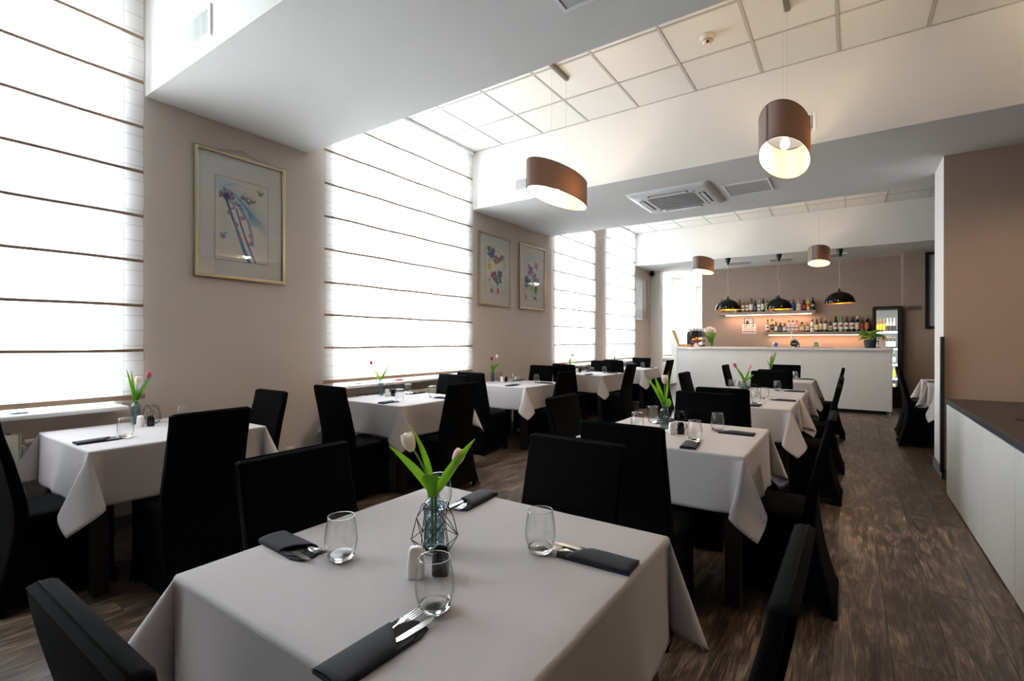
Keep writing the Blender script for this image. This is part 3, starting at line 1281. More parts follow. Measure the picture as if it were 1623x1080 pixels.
def make_shaker(m, name):
    t_ = thing(name, 'x', 'shaker')
    rs = []
    for z, s in ((0, .92), (.004, 1), (.03, 1.0), (.055, .9), (.066, .8), (.071, .66), (.0725, .4)):
        rs.append([(x, y, z) for x, y in rrect(.0205 * s, .0135 * s, .0085 * s, 4)])
    MB().rings(rs).build('body', m, t_, 2)
    mb = MB()
    for dx in (-.005, 0, .005):
        mb.lathe([(.0008, .0724), (.0008, .0730)], 6, c=(dx, 0))
    mb.build('holes', M_wire if m is M_salt else M_steel, t_)
    return t_


def make_napkin(flat=False):
    t_ = thing('folded_napkin', 'x', 'napkin')

    def layer(poly, z0, z1, pf=.0):
        return MB().rings([[(x, y, z0) for x, y in poly], [(x * 1.01, y * 1.002, (z0 + z1) / 2) for x, y in poly], [(x, y, z1) for x, y in poly]])
    base = [(-.040, -.105), (.040, -.105), (.040, .068), (.030, .098), (-.004, .103), (-.040, .088)]
    layer(base, 0, .0045).build('under_fold', M_navy, t_, bevel=.0012)
    mid = [(-.038, -.104), (.038, -.104), (.038, .05), (.026, .072), (-.012, .06), (-.038, .085)]
    layer(mid, .0046, .0075).build('middle_fold', M_navy, t_, bevel=.001)

    # puffed upper pocket with a diagonal mouth
    def fn(u, v):
        x = -.0405 + .081 * u
        ym = .012 + .050 * (1 - u)
        y = -.106 + (ym + .106) * v
        puff = .0105 * math.sin(PI * u) ** .45 * (.7 + .3 * min(1, v * 1.6))
        return (x, y, .0078 + puff)
    mb = MB()
    mb.grid(fn, 14, 12)
    o = mb.build('pocket', M_navy, t_, 2)
    s_ = o.modifiers.new('thickness', 'SOLIDIFY')
    s_.thickness = .0022
    return t_


def make_fork():
    mb = MB()
    st = [(-.095, .0075, .0), (-.06, .0062, .0), (-.02, .004, .001), (.02, .0026, .002), (.038, .003, .003), (.048, .0075, .0035), (.056, .0112, .003), (.066, .0115, .001)]
    T, B = [], []
    rs = [[(-w_, y, z), (w_, y, z), (w_ * .8, y, z + .0016), (-w_ * .8, y, z + .0016)] for y, w_, z in st]
    mb.rings(rs)
    for k in range(4):
        x = -.0094 + .00627 * k
        mb.rings([[(x - w_, y, z), (x + w_, y, z), (x + w_, y, z + .0014), (x - w_, y, z + .0014)] for y, w_, z in ((.065, .0018, .001), (.08, .0015, -.0002), (.1, .0012, .0016), (.113, .0007, .0045))])
    return mb.mesh('fork', M_steel, True)


def make_knife():
    mb = MB()
    st = [(-.10, -.006, .006, .004), (-.04, -.0055, .0055, .004), (.0, -.0045, .0045, .0035), (.012, -.005, .005, .002), (.03, -.006, .0085, .0012), (.07, -.006, .0095, .001), (.095, -.0055, .0085, .001), (.110, -.004, .004, .0009), (.116, -.003, .0, .0008)]
    mb.rings([[(a_, y, 0), (c, y, 0), (c, y, h), (a_, y, h)] for y, a_, c, h in st])
    return mb.mesh('knife', M_steel, True)


FORK, KNIFE = make_fork(), make_knife()
GL, VS, HO, NA = make_glass(), make_vase(), make_holder(), make_napkin()
CUP = make_cup()
SA, PE = make_shaker(M_salt, 'salt_shaker'), make_shaker(M_pep, 'pepper_shaker')


def setting(k, side, gl=None, nap=True, gz=True, cutlery=True, napkin_at=None, rot_j=0):
    cx_, cy_ = TBL[k]
    rz = {'near': 0, 'right': PI / 2, 'aisle': PI / 2, 'far': PI, 'left': -PI / 2, 'window': -PI / 2}[side]
    Mr = Matrix.Rotation(rz, 3, 'Z')
    g = Mr @ Vector((.172, -.215, 0))
    gx, gy = (gl if gl else (cx_ + g.x, cy_ + g.y))
    if gz:
        place(GL, (gx, gy, ZT), 0, 'clear stemless glass at the %s place of %s' % (side, TN[k]), 'stemless water glasses')
    if nap:
        p = Mr @ Vector((.178, -.335, 0))
        nx, ny = napkin_at if napkin_at else (cx_ + p.x, cy_ + p.y)
        r2 = rz + rot_j
        place(NA, (nx, ny, ZT), r2, 'folded charcoal napkin at the %s place of %s' % (side, TN[k]), 'charcoal napkin pockets')
        if cutlery:
            R2 = Matrix.Rotation(r2, 3, 'Z')
            for me, nm, off, rr in ((FORK, 'fork', (-.012, .022, .0098), .07), (KNIFE, 'knife', (.016, .010, .0080), -.03)):
                q = R2 @ Vector(off)
                o = bpy.data.objects.new(nm, me)
                COL.objects.link(o)
                o.location = (nx + q.x, ny + q.y, ZT + off[2])
                o.rotation_euler = (.012, 0, r2 + rr)
                tag(o, 'steel %s in the %s-place napkin, %s' % (nm, side, TN[k].replace('the ', '', 1)), nm, 'steel %s set' % nm)


setting('R1', 'near', (-.706, .746), napkin_at=(-.700, .592), rot_j=-.02)
setting('R1', 'right', (-.672, 1.112), napkin_at=(-.535, 1.150), rot_j=.03)
setting('R1', 'left', (-1.068, .785), napkin_at=(-1.235, .752), rot_j=-.06)
setting('R1', 'far', (-1.125, 1.212), napkin_at=(-1.075, 1.325), rot_j=.1)
setting('R2', 'near', (-.712, 2.85), napkin_at=(-.695, 2.70), rot_j=.1)
setting('R2', 'right', (-.668, 3.22), napkin_at=(-.56, 3.19))
setting('R2', 'left', (-1.085, 2.96))
setting('R2', 'far', (-1.10, 3.31))
setting('R3', 'near', (-.68, 4.83))
setting('R3', 'right', (-.665, 5.25))
setting('R3', 'left')
setting('R4', 'right', (-.655, 6.19))
setting('R4', 'far', (-1.02, 6.26))
setting('R4', 'left', (-1.10, 6.05), nap=False)
setting('R5', 'right', (-.64, 8.22))
setting('R5', 'far', (-.66, 8.34), nap=False)
setting('R5', 'left')
for k in ('L1', 'L2', 'L3', 'L4', 'L5'):
    setting(k, 'near')
    setting(k, 'aisle')
    setting(k, 'far')
setting('A1', 'left', gz=False)
setting('A2', 'left', gz=False)


# ------------------------------------------------------------------ tulips
def W(base, r, u, d=0):
    return Vector(base) + RGT * r + FWD * d + Vector((0, 0, u))


def bez(p0, p1, p2, n_=10):
    p0, p1, p2 = Vector(p0), Vector(p1), Vector(p2)
    return [(p0 * (1 - t_) ** 2 + p1 * 2 * t_ * (1 - t_) + p2 * t_ ** 2) for t_ in [i / n_ for i in range(n_ + 1)]]


def leaf_mesh(pts, wmax, facing):
    n_ = len(pts)
    rs = []
    for i, p in enumerate(pts):
        t_ = i / (n_ - 1)
        w_ = wmax * (math.sin(PI * min(1, .12 + .88 * t_) ** .8) ** .8 if t_ < 1 else 0) + .0006
        d = (pts[min(i + 1, n_ - 1)] - pts[max(i - 1, 0)]).normalized()
        sd = d.cross(facing).normalized()
        nn = sd.cross(d).normalized()
        cup = .28
        rs.append([p - sd * w_ / 2 + nn * w_ * cup, p - sd * w_ * .25 + nn * w_ * cup * .3, p, p + sd * w_ * .25 + nn * w_ * cup * .3, p + sd * w_ / 2 + nn * w_ * cup])
    return MB().rings(rs, False, False, False)


def tulip(base, tip, leaves, pm, size, label, bend=.0, name='tulip', group=None):
    """base: foot in the vase; tip: (right, up, depth) of the bud centre; leaves: (right, up, width, bow, depth)"""
    t_ = thing(name, label, 'tulip', base, 0, group)
    if tip:
        tp = W((0, 0, 0), *tip)
        hd = tp.normalized()
        st = bez((0, 0, 0), W((0, 0, 0), tip[0] * .25, tip[1] * .6, 0), tp - hd * size * .4, 12)
        MB().tube(st, .0026, 8).build('stem', M_stem, t_, True)
        dirv = (st[-1] - st[-3]).normalized()
        Mx = Matrix.Translation(st[-1]) @ dirv.to_track_quat('Z', 'Y').to_matrix().to_4x4()
        for ring in range(2):
            for k in range(3):
                a0 = 2 * PI * (k + .5 * ring) / 3

                def fn(u, v, a0=a0, ring=ring):
                    ww = math.sin(PI * min(1, (.10 + .86 * v)) ** 1.15) ** .55 if v < .999 else .03
                    rr = size * (.40 + .03 * (1 - ring)) * (math.sin(PI * (.08 + .80 * v) ** .85) ** .7)
                    a_ = a0 + (u - .5) * 2.25 * ww
                    return (rr * math.cos(a_), rr * math.sin(a_), size * (1.18 * v) + size * .03 * ring)
                MB().grid(fn, 8, 10).build('petal', pm, t_, 2, loc=Mx.translation, rot=Mx.to_euler())
    for lf in leaves:
        r_, u_, w_, bow = lf[:4]
        d_ = lf[4] if len(lf) > 4 else 0
        fac = (-FWD + RGT * .25).normalized()
        if len(lf) > 5:      # a leaf that rises and folds over
            pts = bez((0, 0, .0), W((0, 0, 0), r_ * .4, u_ * .6), W((0, 0, 0), r_, u_, d_), 8)
            top = pts[-1]
            for q in range(1, 6):
                a_ = q / 5 * PI * .85
                pts.append(top + Vector((0, 0, .012 * math.sin(a_) - .05 * max(0, q - 2) / 3)) + RGT * lf[5] * q * .006 + FWD * (.012 * (1 - math.cos(a_))))
            leaf_mesh(pts, w_, fac).build('leaf', M_leaf, t_, 2)
            continue
        c = W((0, 0, 0), r_ * .25 + bow, u_ * .55, d_ * .4)
        leaf_mesh(bez((0, 0, 0), c, W((0, 0, 0), r_, u_, d_), 14), w_, fac).build('leaf', M_leaf, t_, 2)
    return t_


def flowers(k, vx, vy, specs, holder=None, shakers=None, cup=True):
    z0 = ZT
    place(VS, (vx, vy, z0), random.random(), 'small ribbed glass bud vase with tulips on %s' % TN[k], 'ribbed glass bud vases')
    for i, (tip, leaves, pm, size, lab) in enumerate(specs):
        b0 = Vector((vx, vy, z0 + .012)) + RGT * (.004 * (1 if i else -1))
        tl = None if tip is None else (tip[0], tip[1] - .012, tip[2] if len(tip) > 2 else 0)
        lv = [(l[0], l[1] - .012) + tuple(l[2:]) for l in leaves]
        # pass through the neck of the vase before spreading
        tulip_neck(b0, tl, lv, pm, size, lab + ' in the vase on ' + TN[k])
    if holder:
        place(HO, (holder[0], holder[1], z0), .3, 'black geometric wire tealight holder on %s' % TN[k], 'wire tealight holders')
        if cup:
            place(CUP, (holder[0], holder[1], z0), 0, 'tiny clear tealight glass inside the wire holder on %s' % TN[k], 'tealight glasses')
    if shakers:
        (ax, ay), (bx, by) = shakers
        place(SA, (ax, ay, z0), YAW + .1, 'white ceramic salt shaker on %s' % TN[k], 'salt shakers')
        place(PE, (bx, by, z0), YAW + .05, 'black ceramic pepper shaker on %s' % TN[k], 'pepper shakers')


NECK = .138


def tulip_neck(b0, tip, leaves, pm, size, label):
    t_ = thing('tulip', label, 'tulip', b0, 0)
    neck = Vector((0, 0, NECK))

    def path(tv, bow=0, n_=12, off=0):
        nk = neck + RGT * off
        low = [Vector((0, 0, .0)), Vector((0, 0, NECK * .5)) + RGT * off * .5, nk]
        up = bez(nk, nk + (tv - nk) * .45 + RGT * (bow - (tv - nk).dot(RGT) * .22), tv, n_)
        return low[:-1] + up
    if tip:
        tp = W((0, 0, 0), *tip)
        st = path(tp)
        end = st[-1]
        MB().tube(st[:-1] + [end - (end - st[-2]).normalized() * size * .3], .0026, 8).build('stem', M_stem, t_, True)
        dirv = (st[-1] - st[-3]).normalized()
        dirv = (dirv * .6 + Vector((0, 0, .5))).normalized()
        Mx = Matrix.Translation(end - dirv * size * .55) @ dirv.to_track_quat('Z', 'Y').to_matrix().to_4x4()
        for ring in range(2):
            for k in range(3):
                a0 = 2 * PI * (k + .5 * ring) / 3 + .4

                def fn(u, v, a0=a0, ring=ring):
                    ww = (1 - (max(0, v - .45) / .56) ** 2.2) ** .6 if v < 1 else .02
                    rr = size * (.37 + .03 * (1 - ring)) * (math.sin(PI * (.04 + .74 * v)) ** .55)
                    a_ = a0 + (u - .5) * 2.3 * ww
                    return (rr * math.cos(a_), rr * math.sin(a_), size * (1.12 * v) + size * .03 * ring)
                MB().grid(fn, 8, 12).build('petal', pm, t_, 2, loc=Mx.translation, rot=Mx.to_euler())
    for i, lf in enumerate(leaves):
        r_, u_, w_, bow = lf[:4]
        d_ = lf[4] if len(lf) > 4 else 0
        fac = (-FWD + RGT * (.3 if r_ < 0 else -.3)).normalized()
        off = .003 * (1 if r_ > 0 else -1)
        tv = W((0, 0, 0), r_, u_, d_)
        if len(lf) > 5:
            pts = path(tv, bow, 8, off)
            top = pts[-1]
            for q in range(1, 7):
                a_ = q / 6 * PI
                pts.append(top + Vector((0, 0, .010 * math.sin(a_) - .045 * max(0, q - 3) / 3)) + RGT * lf[5] * q * .004 - FWD * (.010 * (1 - math.cos(a_))))
            n_ = len(pts)
            rs = []
            for j, p in enumerate(pts):
                ww = .006 if j < 3 else w_ * (min(1, ((j - 2) / 7) ** .6) if j < 12 else max(.4, 1 - (j - 11) * .1))
                rs.append([p - RGT * ww / 2, p - RGT * ww * .2 + FWD * .003, p + RGT * ww * .2 + FWD * .003, p + RGT * ww / 2])
            MB().rings(rs, False, False, False).build('leaf', M_leaf, t_, 2)
            continue
        pts = path(tv, bow, 14, off)
        n_ = len(pts)
        rs = []
        for j, p in enumerate(pts):
            s = max(0, (j - 1)) / (n_ - 2)
            ww = w_ * max(.06, math.sin(PI * (s * .93 + .07) ** .9) ** .75 if s < .99 else .04)
            if j < 3:
                ww = min(ww, .004)
            d = (pts[min(j + 1, n_ - 1)] - pts[max(j - 1, 0)]).normalized()
            sd = d.cross(fac).normalized()
            nn = sd.cross(d).normalized()
            rs.append([p - sd * ww / 2 + nn * ww * .22, p - sd * ww * .25 + nn * ww * .06, p, p + sd * ww * .25 + nn * ww * .06, p + sd * ww / 2 + nn * ww * .22])
        MB().rings(rs, False, False, False).build('leaf', M_leaf, t_, 2)


flowers('R1', -.918, .968, [
    ((-.064, .285), [(-.118, .276, .023, .0), (-.058, .328, .017, .012), (-.004, .195, .045, 0, -.02, .4)], P_white, .046, 'ivory tulip leaning left'),
    ((.058, .240, .02), [(.106, .296, .025, .012), (-.03, .19, .014, 0)], P_pale, .042, 'pale pink tulip bud leaning right')],
    holder=(-.910, .962), shakers=((-.842, .826), (-.802, .868)), cup=False)
flowers('R2', -.945, 3.06, [
    ((.004, .318), [(-.108, .325, .026, 0), (-.06, .34, .030, -.01), (.03, .20, .045, .02), (.028, .37, .016, .01)], P_white, .05, 'ivory tulip standing upright')],
    holder=(-.875, 3.10), shakers=((-.868, 2.955), (-.828, 2.99)))
flowers('R3', -.87, 5.42, [
    ((-.09, .31), [(-.11, .33, .022, 0), (-.05, .26, .03, 0)], P_pink, .04, 'dark pink tulip leaning left'),
    ((.05, .30), [(.055, .27, .024, .01), (.09, .22, .022, .02)], P_pale, .05, 'pale pink tulip leaning right')], holder=(-.80, 5.46))
flowers('R5', -.95, 8.12, [
    ((.0, .32), [(.09, .40, .04, 0), (.03, .34, .03, 0), (-.05, .28, .02, 0)], P_pale, .05, 'pale tulip')])
flowers('L1', -3.905, 1.27, [
    ((.018, .292), [(-.061, .365, .018, 0), (-.03, .36, .016, 0), (.0, .23, .03, 0), (.03, .24, .032, .0)], P_white, .045, 'ivory tulip'),
    ((.078, .325), [(.108, .335, .026, .02), (.05, .25, .03, .01)], P_pink, .036, 'magenta tulip bud')],
    holder=(-3.87, 1.345), shakers=((-3.77, 1.25), (-3.735, 1.295)))
flowers('L2', -3.93, 3.36, [
    ((-.094, .33), [(-.11, .31, .016, 0), (-.05, .2, .018, 0)], P_pink, .036, 'pink tulip leaning left'),
    (None, [(.088, .345, .02, .02), (.05, .26, .02, 0)], P_white, .03, 'leafy green tulip stem leaning right')],
    holder=(-3.865, 3.42), shakers=((-3.80, 3.33), (-3.76, 3.37)))
flowers('L3', -4.0, 5.36, [
    ((-.01, .31), [(-.02, .25, .03, 0), (.04, .24, .03, 0)], P_red, .04, 'wine red tulip'),
    ((.055, .34), [(.10, .27, .026, .02)], P_white, .045, 'ivory tulip')],
    holder=(-3.93, 5.42), shakers=((-3.86, 5.38), (-3.82, 5.42)))
flowers('L4', -4.06, 7.72, [
    ((.05, .30), [(-.01, .26, .03, 0), (.03, .28, .03, 0)], P_red, .045, 'wine red tulip leaning right'),
    ((.0, .31), [(.08, .18, .02, .02)], P_white, .035, 'white tulip bud')], holder=(-3.99, 7.78), shakers=((-3.92, 7.72), (-3.88, 7.76)))
flowers('L5', -4.05, 9.70, [
    ((-.01, .33), [(-.04, .34, .025, 0), (.02, .25, .03, 0)], P_red, .035, 'dark tulip bud')])


# ------------------------------------------------------------------ pictures (painted prints)
class Paint:
    def __init__(s, w_, h_, bgc):
        s.w, s.h = w_, h_
        s.a = np.ones((h_ + 1, w_ + 1, 3)) * np.array(lin(bgc)[:3])
        s.X, s.Y = np.meshgrid(np.linspace(0, 1, w_ + 1), np.linspace(0, 1, h_ + 1))
        s.asp = h_ / w_

    def put(s, mask, col):
        m_ = np.clip(mask, 0, 1)[..., None]
        s.a = s.a * (1 - m_) + np.array(lin(col)[:3]) * m_

    def blob(s, cx, cy_, rx, ry, col, al=1, rot=0, soft=.35):
        rx, ry = rx * 1.5, ry * 1.5
        dx, dy = (s.X - cx), (s.Y - cy_) * s.asp
        c, q = math.cos(rot), math.sin(rot)
        u, v = (dx * c + dy * q) / rx, (-dx * q + dy * c) / ry
        d = np.sqrt(u * u + v * v)
        s.put(al * np.clip((1 - d) / soft, 0, 1), col)

    def stroke(s, pts, w_, col, al=1, soft=.5):
        w_ = w_ * 1.45
        m_ = np.zeros_like(s.X)
        for (x0, y0), (x1, y1) in zip(pts[:-1], pts[1:]):
            y0, y1 = y0 * s.asp, y1 * s.asp
            Y = s.Y * s.asp
            L2 = (x1 - x0) ** 2 + (y1 - y0) ** 2 + 1e-9
            t_ = np.clip(((s.X - x0) * (x1 - x0) + (Y - y0) * (y1 - y0)) / L2, 0, 1)
            d = np.hypot(s.X - x0 - t_ * (x1 - x0), Y - y0 - t_ * (y1 - y0))
            m_ = np.maximum(m_, np.clip((w_ - d) / (w_ * soft), 0, 1))
        s.put(al * m_, col)

    def build(s, name, x, y0, y1, z0, z1, parent):
        """a flat sheet at x facing the room, y runs along the wall, first row on top"""
        H, Wn = s.h, s.w
        V = [(x, y0 + (y1 - y0) * i / Wn, z1 + (z0 - z1) * j / H) for j in range(H + 1) for i in range(Wn + 1)]
        F = [(j * (Wn + 1) + i, (j + 1) * (Wn + 1) + i, (j + 1) * (Wn + 1) + i + 1, j * (Wn + 1) + i + 1) for j in range(H) for i in range(Wn)]
        me = bpy.data.meshes.new(name)
        me.from_pydata(V, [], F)
        me.materials.append(vcol_mat('printed_paper'))
        at = me.color_attributes.new('paint', 'FLOAT_COLOR', 'POINT')
        c4 = np.ones((len(V), 4))
        c4[:, :3] = s.a.reshape(-1, 3)
        at.data.foreach_set('color', c4.ravel())
        o = bpy.data.objects.new(name, me)
        COL.objects.link(o)
        o.parent = parent
        return o


def picture(y0, y1, z0, z1, paint, label, pm=(.165, .165, .145, .145), mount=M_mat):
    t_ = thing('framed_picture', label, 'picture', (XW, y0, z0))
    Wd, H = y1 - y0, z1 - z0
    f, dp = .028, .022
    for a_, (p, q) in enumerate((((0, 0), (0, 1)), ((1, 0), (1, 1)), ((0, 0), (1, 0)), ((0, 1), (1, 1)))):
        pass
    prof = [(.0, 0), (.0, dp), (.006, dp + .004), (f - .008, dp + .004), (f - .004, dp - .002), (f, dp - .004), (f, 0)]
    # mitred mouldings
    cs = [(0, 0), (Wd, 0), (Wd, H), (0, H)]
    for k in range(4):
        (ya, za), (yb, zb) = cs[k], cs[(k + 1) % 4]
        dy, dz = (yb - ya), (zb - za)
        L = math.hypot(dy, dz)
        dy, dz = dy / L, dz / L
        ny_, nz_ = -dz, dy
        r0, r1 = [], []
        for o_, h_ in prof:
            r0.append((h_ + .004, ya + ny_ * o_ + dy * o_, za + nz_ * o_ + dz * o_))
            r1.append((h_ + .004, yb + ny_ * o_ - dy * o_, zb + nz_ * o_ - dz * o_))
        MB().rings([r0, r1]).build('moulding', M_silver, t_)
    MB().box(.004, .012, f * .5, Wd - f * .5, f * .5, H - f * .5).build('mount', mount, t_)
    l_, r_, tp, bt = pm
    MB().box(.0121, .0132, l_ * 1 - .004, Wd - r_ + .004, bt - .004, H - tp + .004).build('mount_bevel', mat('bevel_line', '#8d857c', .7), t_)
    paint.build('print', .0136, l_, Wd - r_, bt, H - tp, t_)
    MB().box(.019, .0205, f, Wd - f, f, H - f).build('glass', M_pglass, t_)
    MB().tube([(.004, .10, H - .01), (.006, Wd / 2, H + .055), (.004, Wd - .16, H - .01)], .0012, 5).build('hanging_wire', M_wire, t_)
    MB().tube([(.0, Wd / 2, H + .055), (.012, Wd / 2, H + .056)], .003, 6).build('nail', M_steel, t_)
    return t_


def art1():
    p = Paint(110, 160, '#dedad4')
    rs = random.Random(3)
    p.blob(.45, .25, .55, .16, '#a9c6d6', .8, .55, .9)
    p.blob(.70, .42, .40, .10, '#8fb4cc', .8, .75, .9)
    p.blob(.12, .10, .25, .10, '#b9d0dc', .7, 0, .9)
    for k in range(8):
        x0 = .32 + k * .02
        p.stroke([(x0, .16 + .012 * k), (.55 + k * .01, .30 + .01 * k), (.86 - k * .03, .48 + .01 * k)], .006, '#3c86b8', .7)
    for k in range(5):
        p.stroke([(.10 + k * .03, .30), (.07 + .035 * k, .45), (.12 + .05 * k, .62), (.28 + .03 * k, .74)], .004, '#9cc4c4', .6)
    p.stroke([(.16, .10), (.35, .05), (.55, .07), (.72, .10)], .005, '#5d8fb0', .5)
    p.stroke([(.18, .22), (.27, .40), (.40, .62), (.52, .84), (.62, .99)], .022, '#2f6fa8', .95)
    p.stroke([(.40, .62), (.52, .84), (.64, .99)], .030, '#3f7fb8', .8)
    p.stroke([(.20, .24), (.30, .46), (.36, .56)], .012, '#1f4f86', .9)
    p.stroke([(.38, .36), (.47, .54), (.58, .74), (.70, .92), (.76, .99)], .014, '#1f5f96', .95)
    p.stroke([(.45, .52), (.56, .70), (.62, .80)], .009, '#123c6c', .9)
    for k in range(4):
        p.stroke([(.44 + k * .012, .34), (.60 + k * .012, .50), (.66 + k * .014, .66), (.68 + .014 * k, .78)], .008, ('#4f9a90', '#2f7f6a', '#7ab4c0', '#5fa0b0')[k], .75)
    for k in range(16):
        a_ = -PI * .15 + PI * 1.25 * k / 15
        p.stroke([(.20, .22), (.20 + .14 * math.cos(a_), .22 - .085 * math.sin(a_))], .007, '#7d4a86' if k % 3 else '#5a3a78', .85)
    p.blob(.20, .23, .05, .05, '#3f3a78', .9)
    for x, y in ((.10, .2), (.09, .24), (.16, .14), (.3, .18), (.33, .23), (.27, .25)):
        p.blob(x, y, .025, .014, '#6e3f7c', .9, rs.random() * 3)
    p.stroke([(.27, .28), (.33, .30), (.34, .35), (.28, .37)], .013, '#8a5a96', .9)
    p.stroke([(.36, .28), (.40, .31), (.46, .30)], .012, '#5b2f70', .9)
    p.stroke([(.42, .31), (.50, .35)], .01, '#6b3f80', .8)
    for x, y, s in ((.55, .20, 1), (.62, .24, 1.1), (.70, .22, 1), (.85, .10, 1)):
        p.blob(x, y - .05, .035, .07, '#cfa27c', .5, 0, .9)
        p.stroke([(x - .05 * s, y - .02), (x, y + .015), (x + .05 * s, y - .01)], .017, '#3f8a5a', .9)
        p.stroke([(x - .03 * s, y + .015), (x + .02, y + .03)], .010, '#2f88b0', .9)
        p.blob(x + .01, y + .012, .014, .014, '#c9582e', .9)
    p.blob(.49, .21, .03, .02, '#6e3f80', .8, .8)
    for x, y, s in ((.50, .46, 1), (.39, .55, .9), (.25, .42, .7), (.46, .72, .8), (.66, .76, .9), (.66, .66, .7), (.14, .72, 1.2)):
        p.blob(x, y - .012, .028 * s, .032 * s, '#d8506a', .85, 0, .6)
        p.stroke([(x - .045 * s, y - .01), (x - .02, y + .016), (x + .045 * s, y + .0)], .011, '#2f9ab8', .85)
        p.blob(x, y + .012, .024 * s, .010, '#d03040', .9)
    p.stroke([(.10, .68), (.16, .70), (.20, .66)], .010, '#2f8fae', .9)
    p.stroke([(.80, .995), (.97, .995)], .004, '#66625c', .6)
    return p


def art2(seed, feats, bgc='#e4e0d4'):
    p = Paint(64, 104, bgc)
    rs = random.Random(seed)
    for f in feats:
        if f[0] == 'ring':
            _, cx_, cy_, r, col = f
            pts = [(cx_ + r * math.cos(2 * PI * i / 24), cy_ + r / p.asp * math.sin(2 * PI * i / 24)) for i in range(25)]
            p.stroke(pts, .014, col, .65)
        elif f[0] == 'flower':
            _, cx_, cy_, r, col, core = f
            for k in range(6):
                a_ = k * PI / 3 + rs.random()
                p.blob(cx_ + r * .6 * math.cos(a_), cy_ + r * .6 / p.asp * math.sin(a_), r * .62, r * .36, col, .9, a_)
            p.blob(cx_, cy_, r * .35, r * .35, core, .95)
        else:
            _, cx_, cy_, rx, ry, rot, col = f
            p.blob(cx_, cy_, rx, ry, col, .9, rot)
    cols = ['#2f7f9a', '#3f8f5a', '#c03a68', '#e0b030', '#58a890', '#7a3a6a', '#2a5a8a', '#d87a9a']
    for k in range(46):
        p.blob(rs.uniform(.03, .97), rs.uniform(.02, .98), rs.uniform(.012, .035), rs.uniform(.01, .022), rs.choice(cols), .85, rs.random() * 3, .5)
    return p


f2 = [('b', .2, .3, .35, .3, 0, '#e6e6c8'), ('b', .8, .7, .3, .3, 0, '#cfe0dc'), ('ring', .58, .32, .42, '#5aa0ac'), ('ring', .62, .78, .42, '#7ab0bc'), ('ring', .25, .55, .28, '#c8cc80'),
      ('b', .35, .13, .09, .17, .3, '#1f4f8a'), ('b', .25, .18, .14, .07, .3, '#2a5fa0'), ('b', .8, .21, .16, .07, -.6, '#1f5a8a'), ('b', .72, .24, .08, .05, .2, '#3f8f5a'),
      ('flower', .55, .26, .13, '#8a2f5e', '#e0a030'), ('flower', .42, .62, .13, '#7a2450', '#c86a90'), ('flower', .75, .56, .11, '#6f2454', '#b04a78'), ('flower', .66, .70, .15, '#1f6fa0', '#e8c840'),
      ('b', .18, .44, .08, .07, 0, '#e8b838'), ('b', .3, .95, .07, .06, 0, '#5aa03a'), ('b', .64, .94, .05, .1, 0, '#c04a88'), ('b', .97, .24, .04, .12, 0, '#d8a820'), ('b', .17, .05, .08, .09, 0, '#2a7a90')]
f3 = [('b', .5, .2, .4, .3, 0, '#d8e4ea'), ('ring', .42, .26, .36, '#8abcd0'), ('ring', .42, .26, .31, '#a8cdd8'), ('ring', .6, .62, .42, '#a0c8d0'),
      ('flower', .36, .31, .17, '#9a4a8a', '#7a2f70'), ('flower', .78, .2, .13, '#a0508e', '#7a2f70'), ('flower', .66, .48, .14, '#a84a86', '#d06a9a'), ('flower', .17, .60, .18, '#1f6f9a', '#123f70'),
      ('b', .85, .56, .10, .12, .3, '#3f8fa8'), ('b', .74, .76, .10, .12, .5, '#2f7f70'), ('b', .45, .74, .10, .10, 0, '#d0c070'), ('b', .06, .96, .06, .07, 0, '#e8b020'), ('b', .7, .96, .1, .05, 0, '#2a7fa0'),
      ('b', .9, .08, .08, .06, 0, '#e0c030'), ('b', .15, .17, .06, .05, 0, '#d8c050'), ('b', .55, .62, .06, .2, .2, '#88b8c8')]
picture(1.735, 2.475, 1.812, 2.842, art1(), 'large framed watercolour of blue stems and purple blossoms, alone between two windows', pm=(.155, .155, .20, .155))
picture(5.29, 6.06, 1.806, 2.830, art2(5, f2), 'framed flower print with dark blue petals, left one of the pair', pm=(.155, .165, .185, .185))
picture(6.285, 7.06, 1.805, 2.830, art2(9, f3, '#e6e2da'), 'framed flower print with mauve blossoms and a blue ring, right one of the pair', pm=(.165, .175, .175, .165))
p4 = Paint(40, 60, '#dcd8d4')
p4.stroke([(.5, .1), (.65, .3), (.45, .55), (.6, .75)], .02, '#d8a0a0', .5)
p4.blob(.5, .97, .6, .25, '#a8a4a2', .9)
picture(11.26, 12.09, 1.806, 2.836, p4, 'small framed pale print beside the black ceiling camera', pm=(.06, .06, .06, .06))


# ------------------------------------------------------------------ ceiling fittings
def vent(x0, x1, z0, z1, y, n_, label):
    t_ = thing('air_vent', label, 'air vent', (x0, y, z0))
    Wd, H = x1 - x0, z1 - z0
    f = .022
    MB().box(0, f, -.012, 0, 0, H).box(Wd - f, Wd, -.012, 0, 0, H).box(f, Wd - f, -.012, 0, 0, f).box(f, Wd - f, -.012, 0, H - f, H).build('frame', M_pvc, t_)
    MB().box(f, Wd - f, -.002, -.0005, f, H - f).build('dark_opening', mat('duct_grey', '#56585a', .8), t_)
    for k in range(n_):
        x = f + (Wd - 2 * f) * (k + .5) / n_
        MB().box(x - .003, x + .003, -.011, -.003, f, H - f).build('slat', M_pvc, t_)
    for sx_ in (.03, Wd - .03):
        for sz in (.011, H - .011):
            MB().box(sx_ - .004, sx_ + .004, -.014, -.012, sz - .004, sz + .004).build('screw', M_steel, t_)


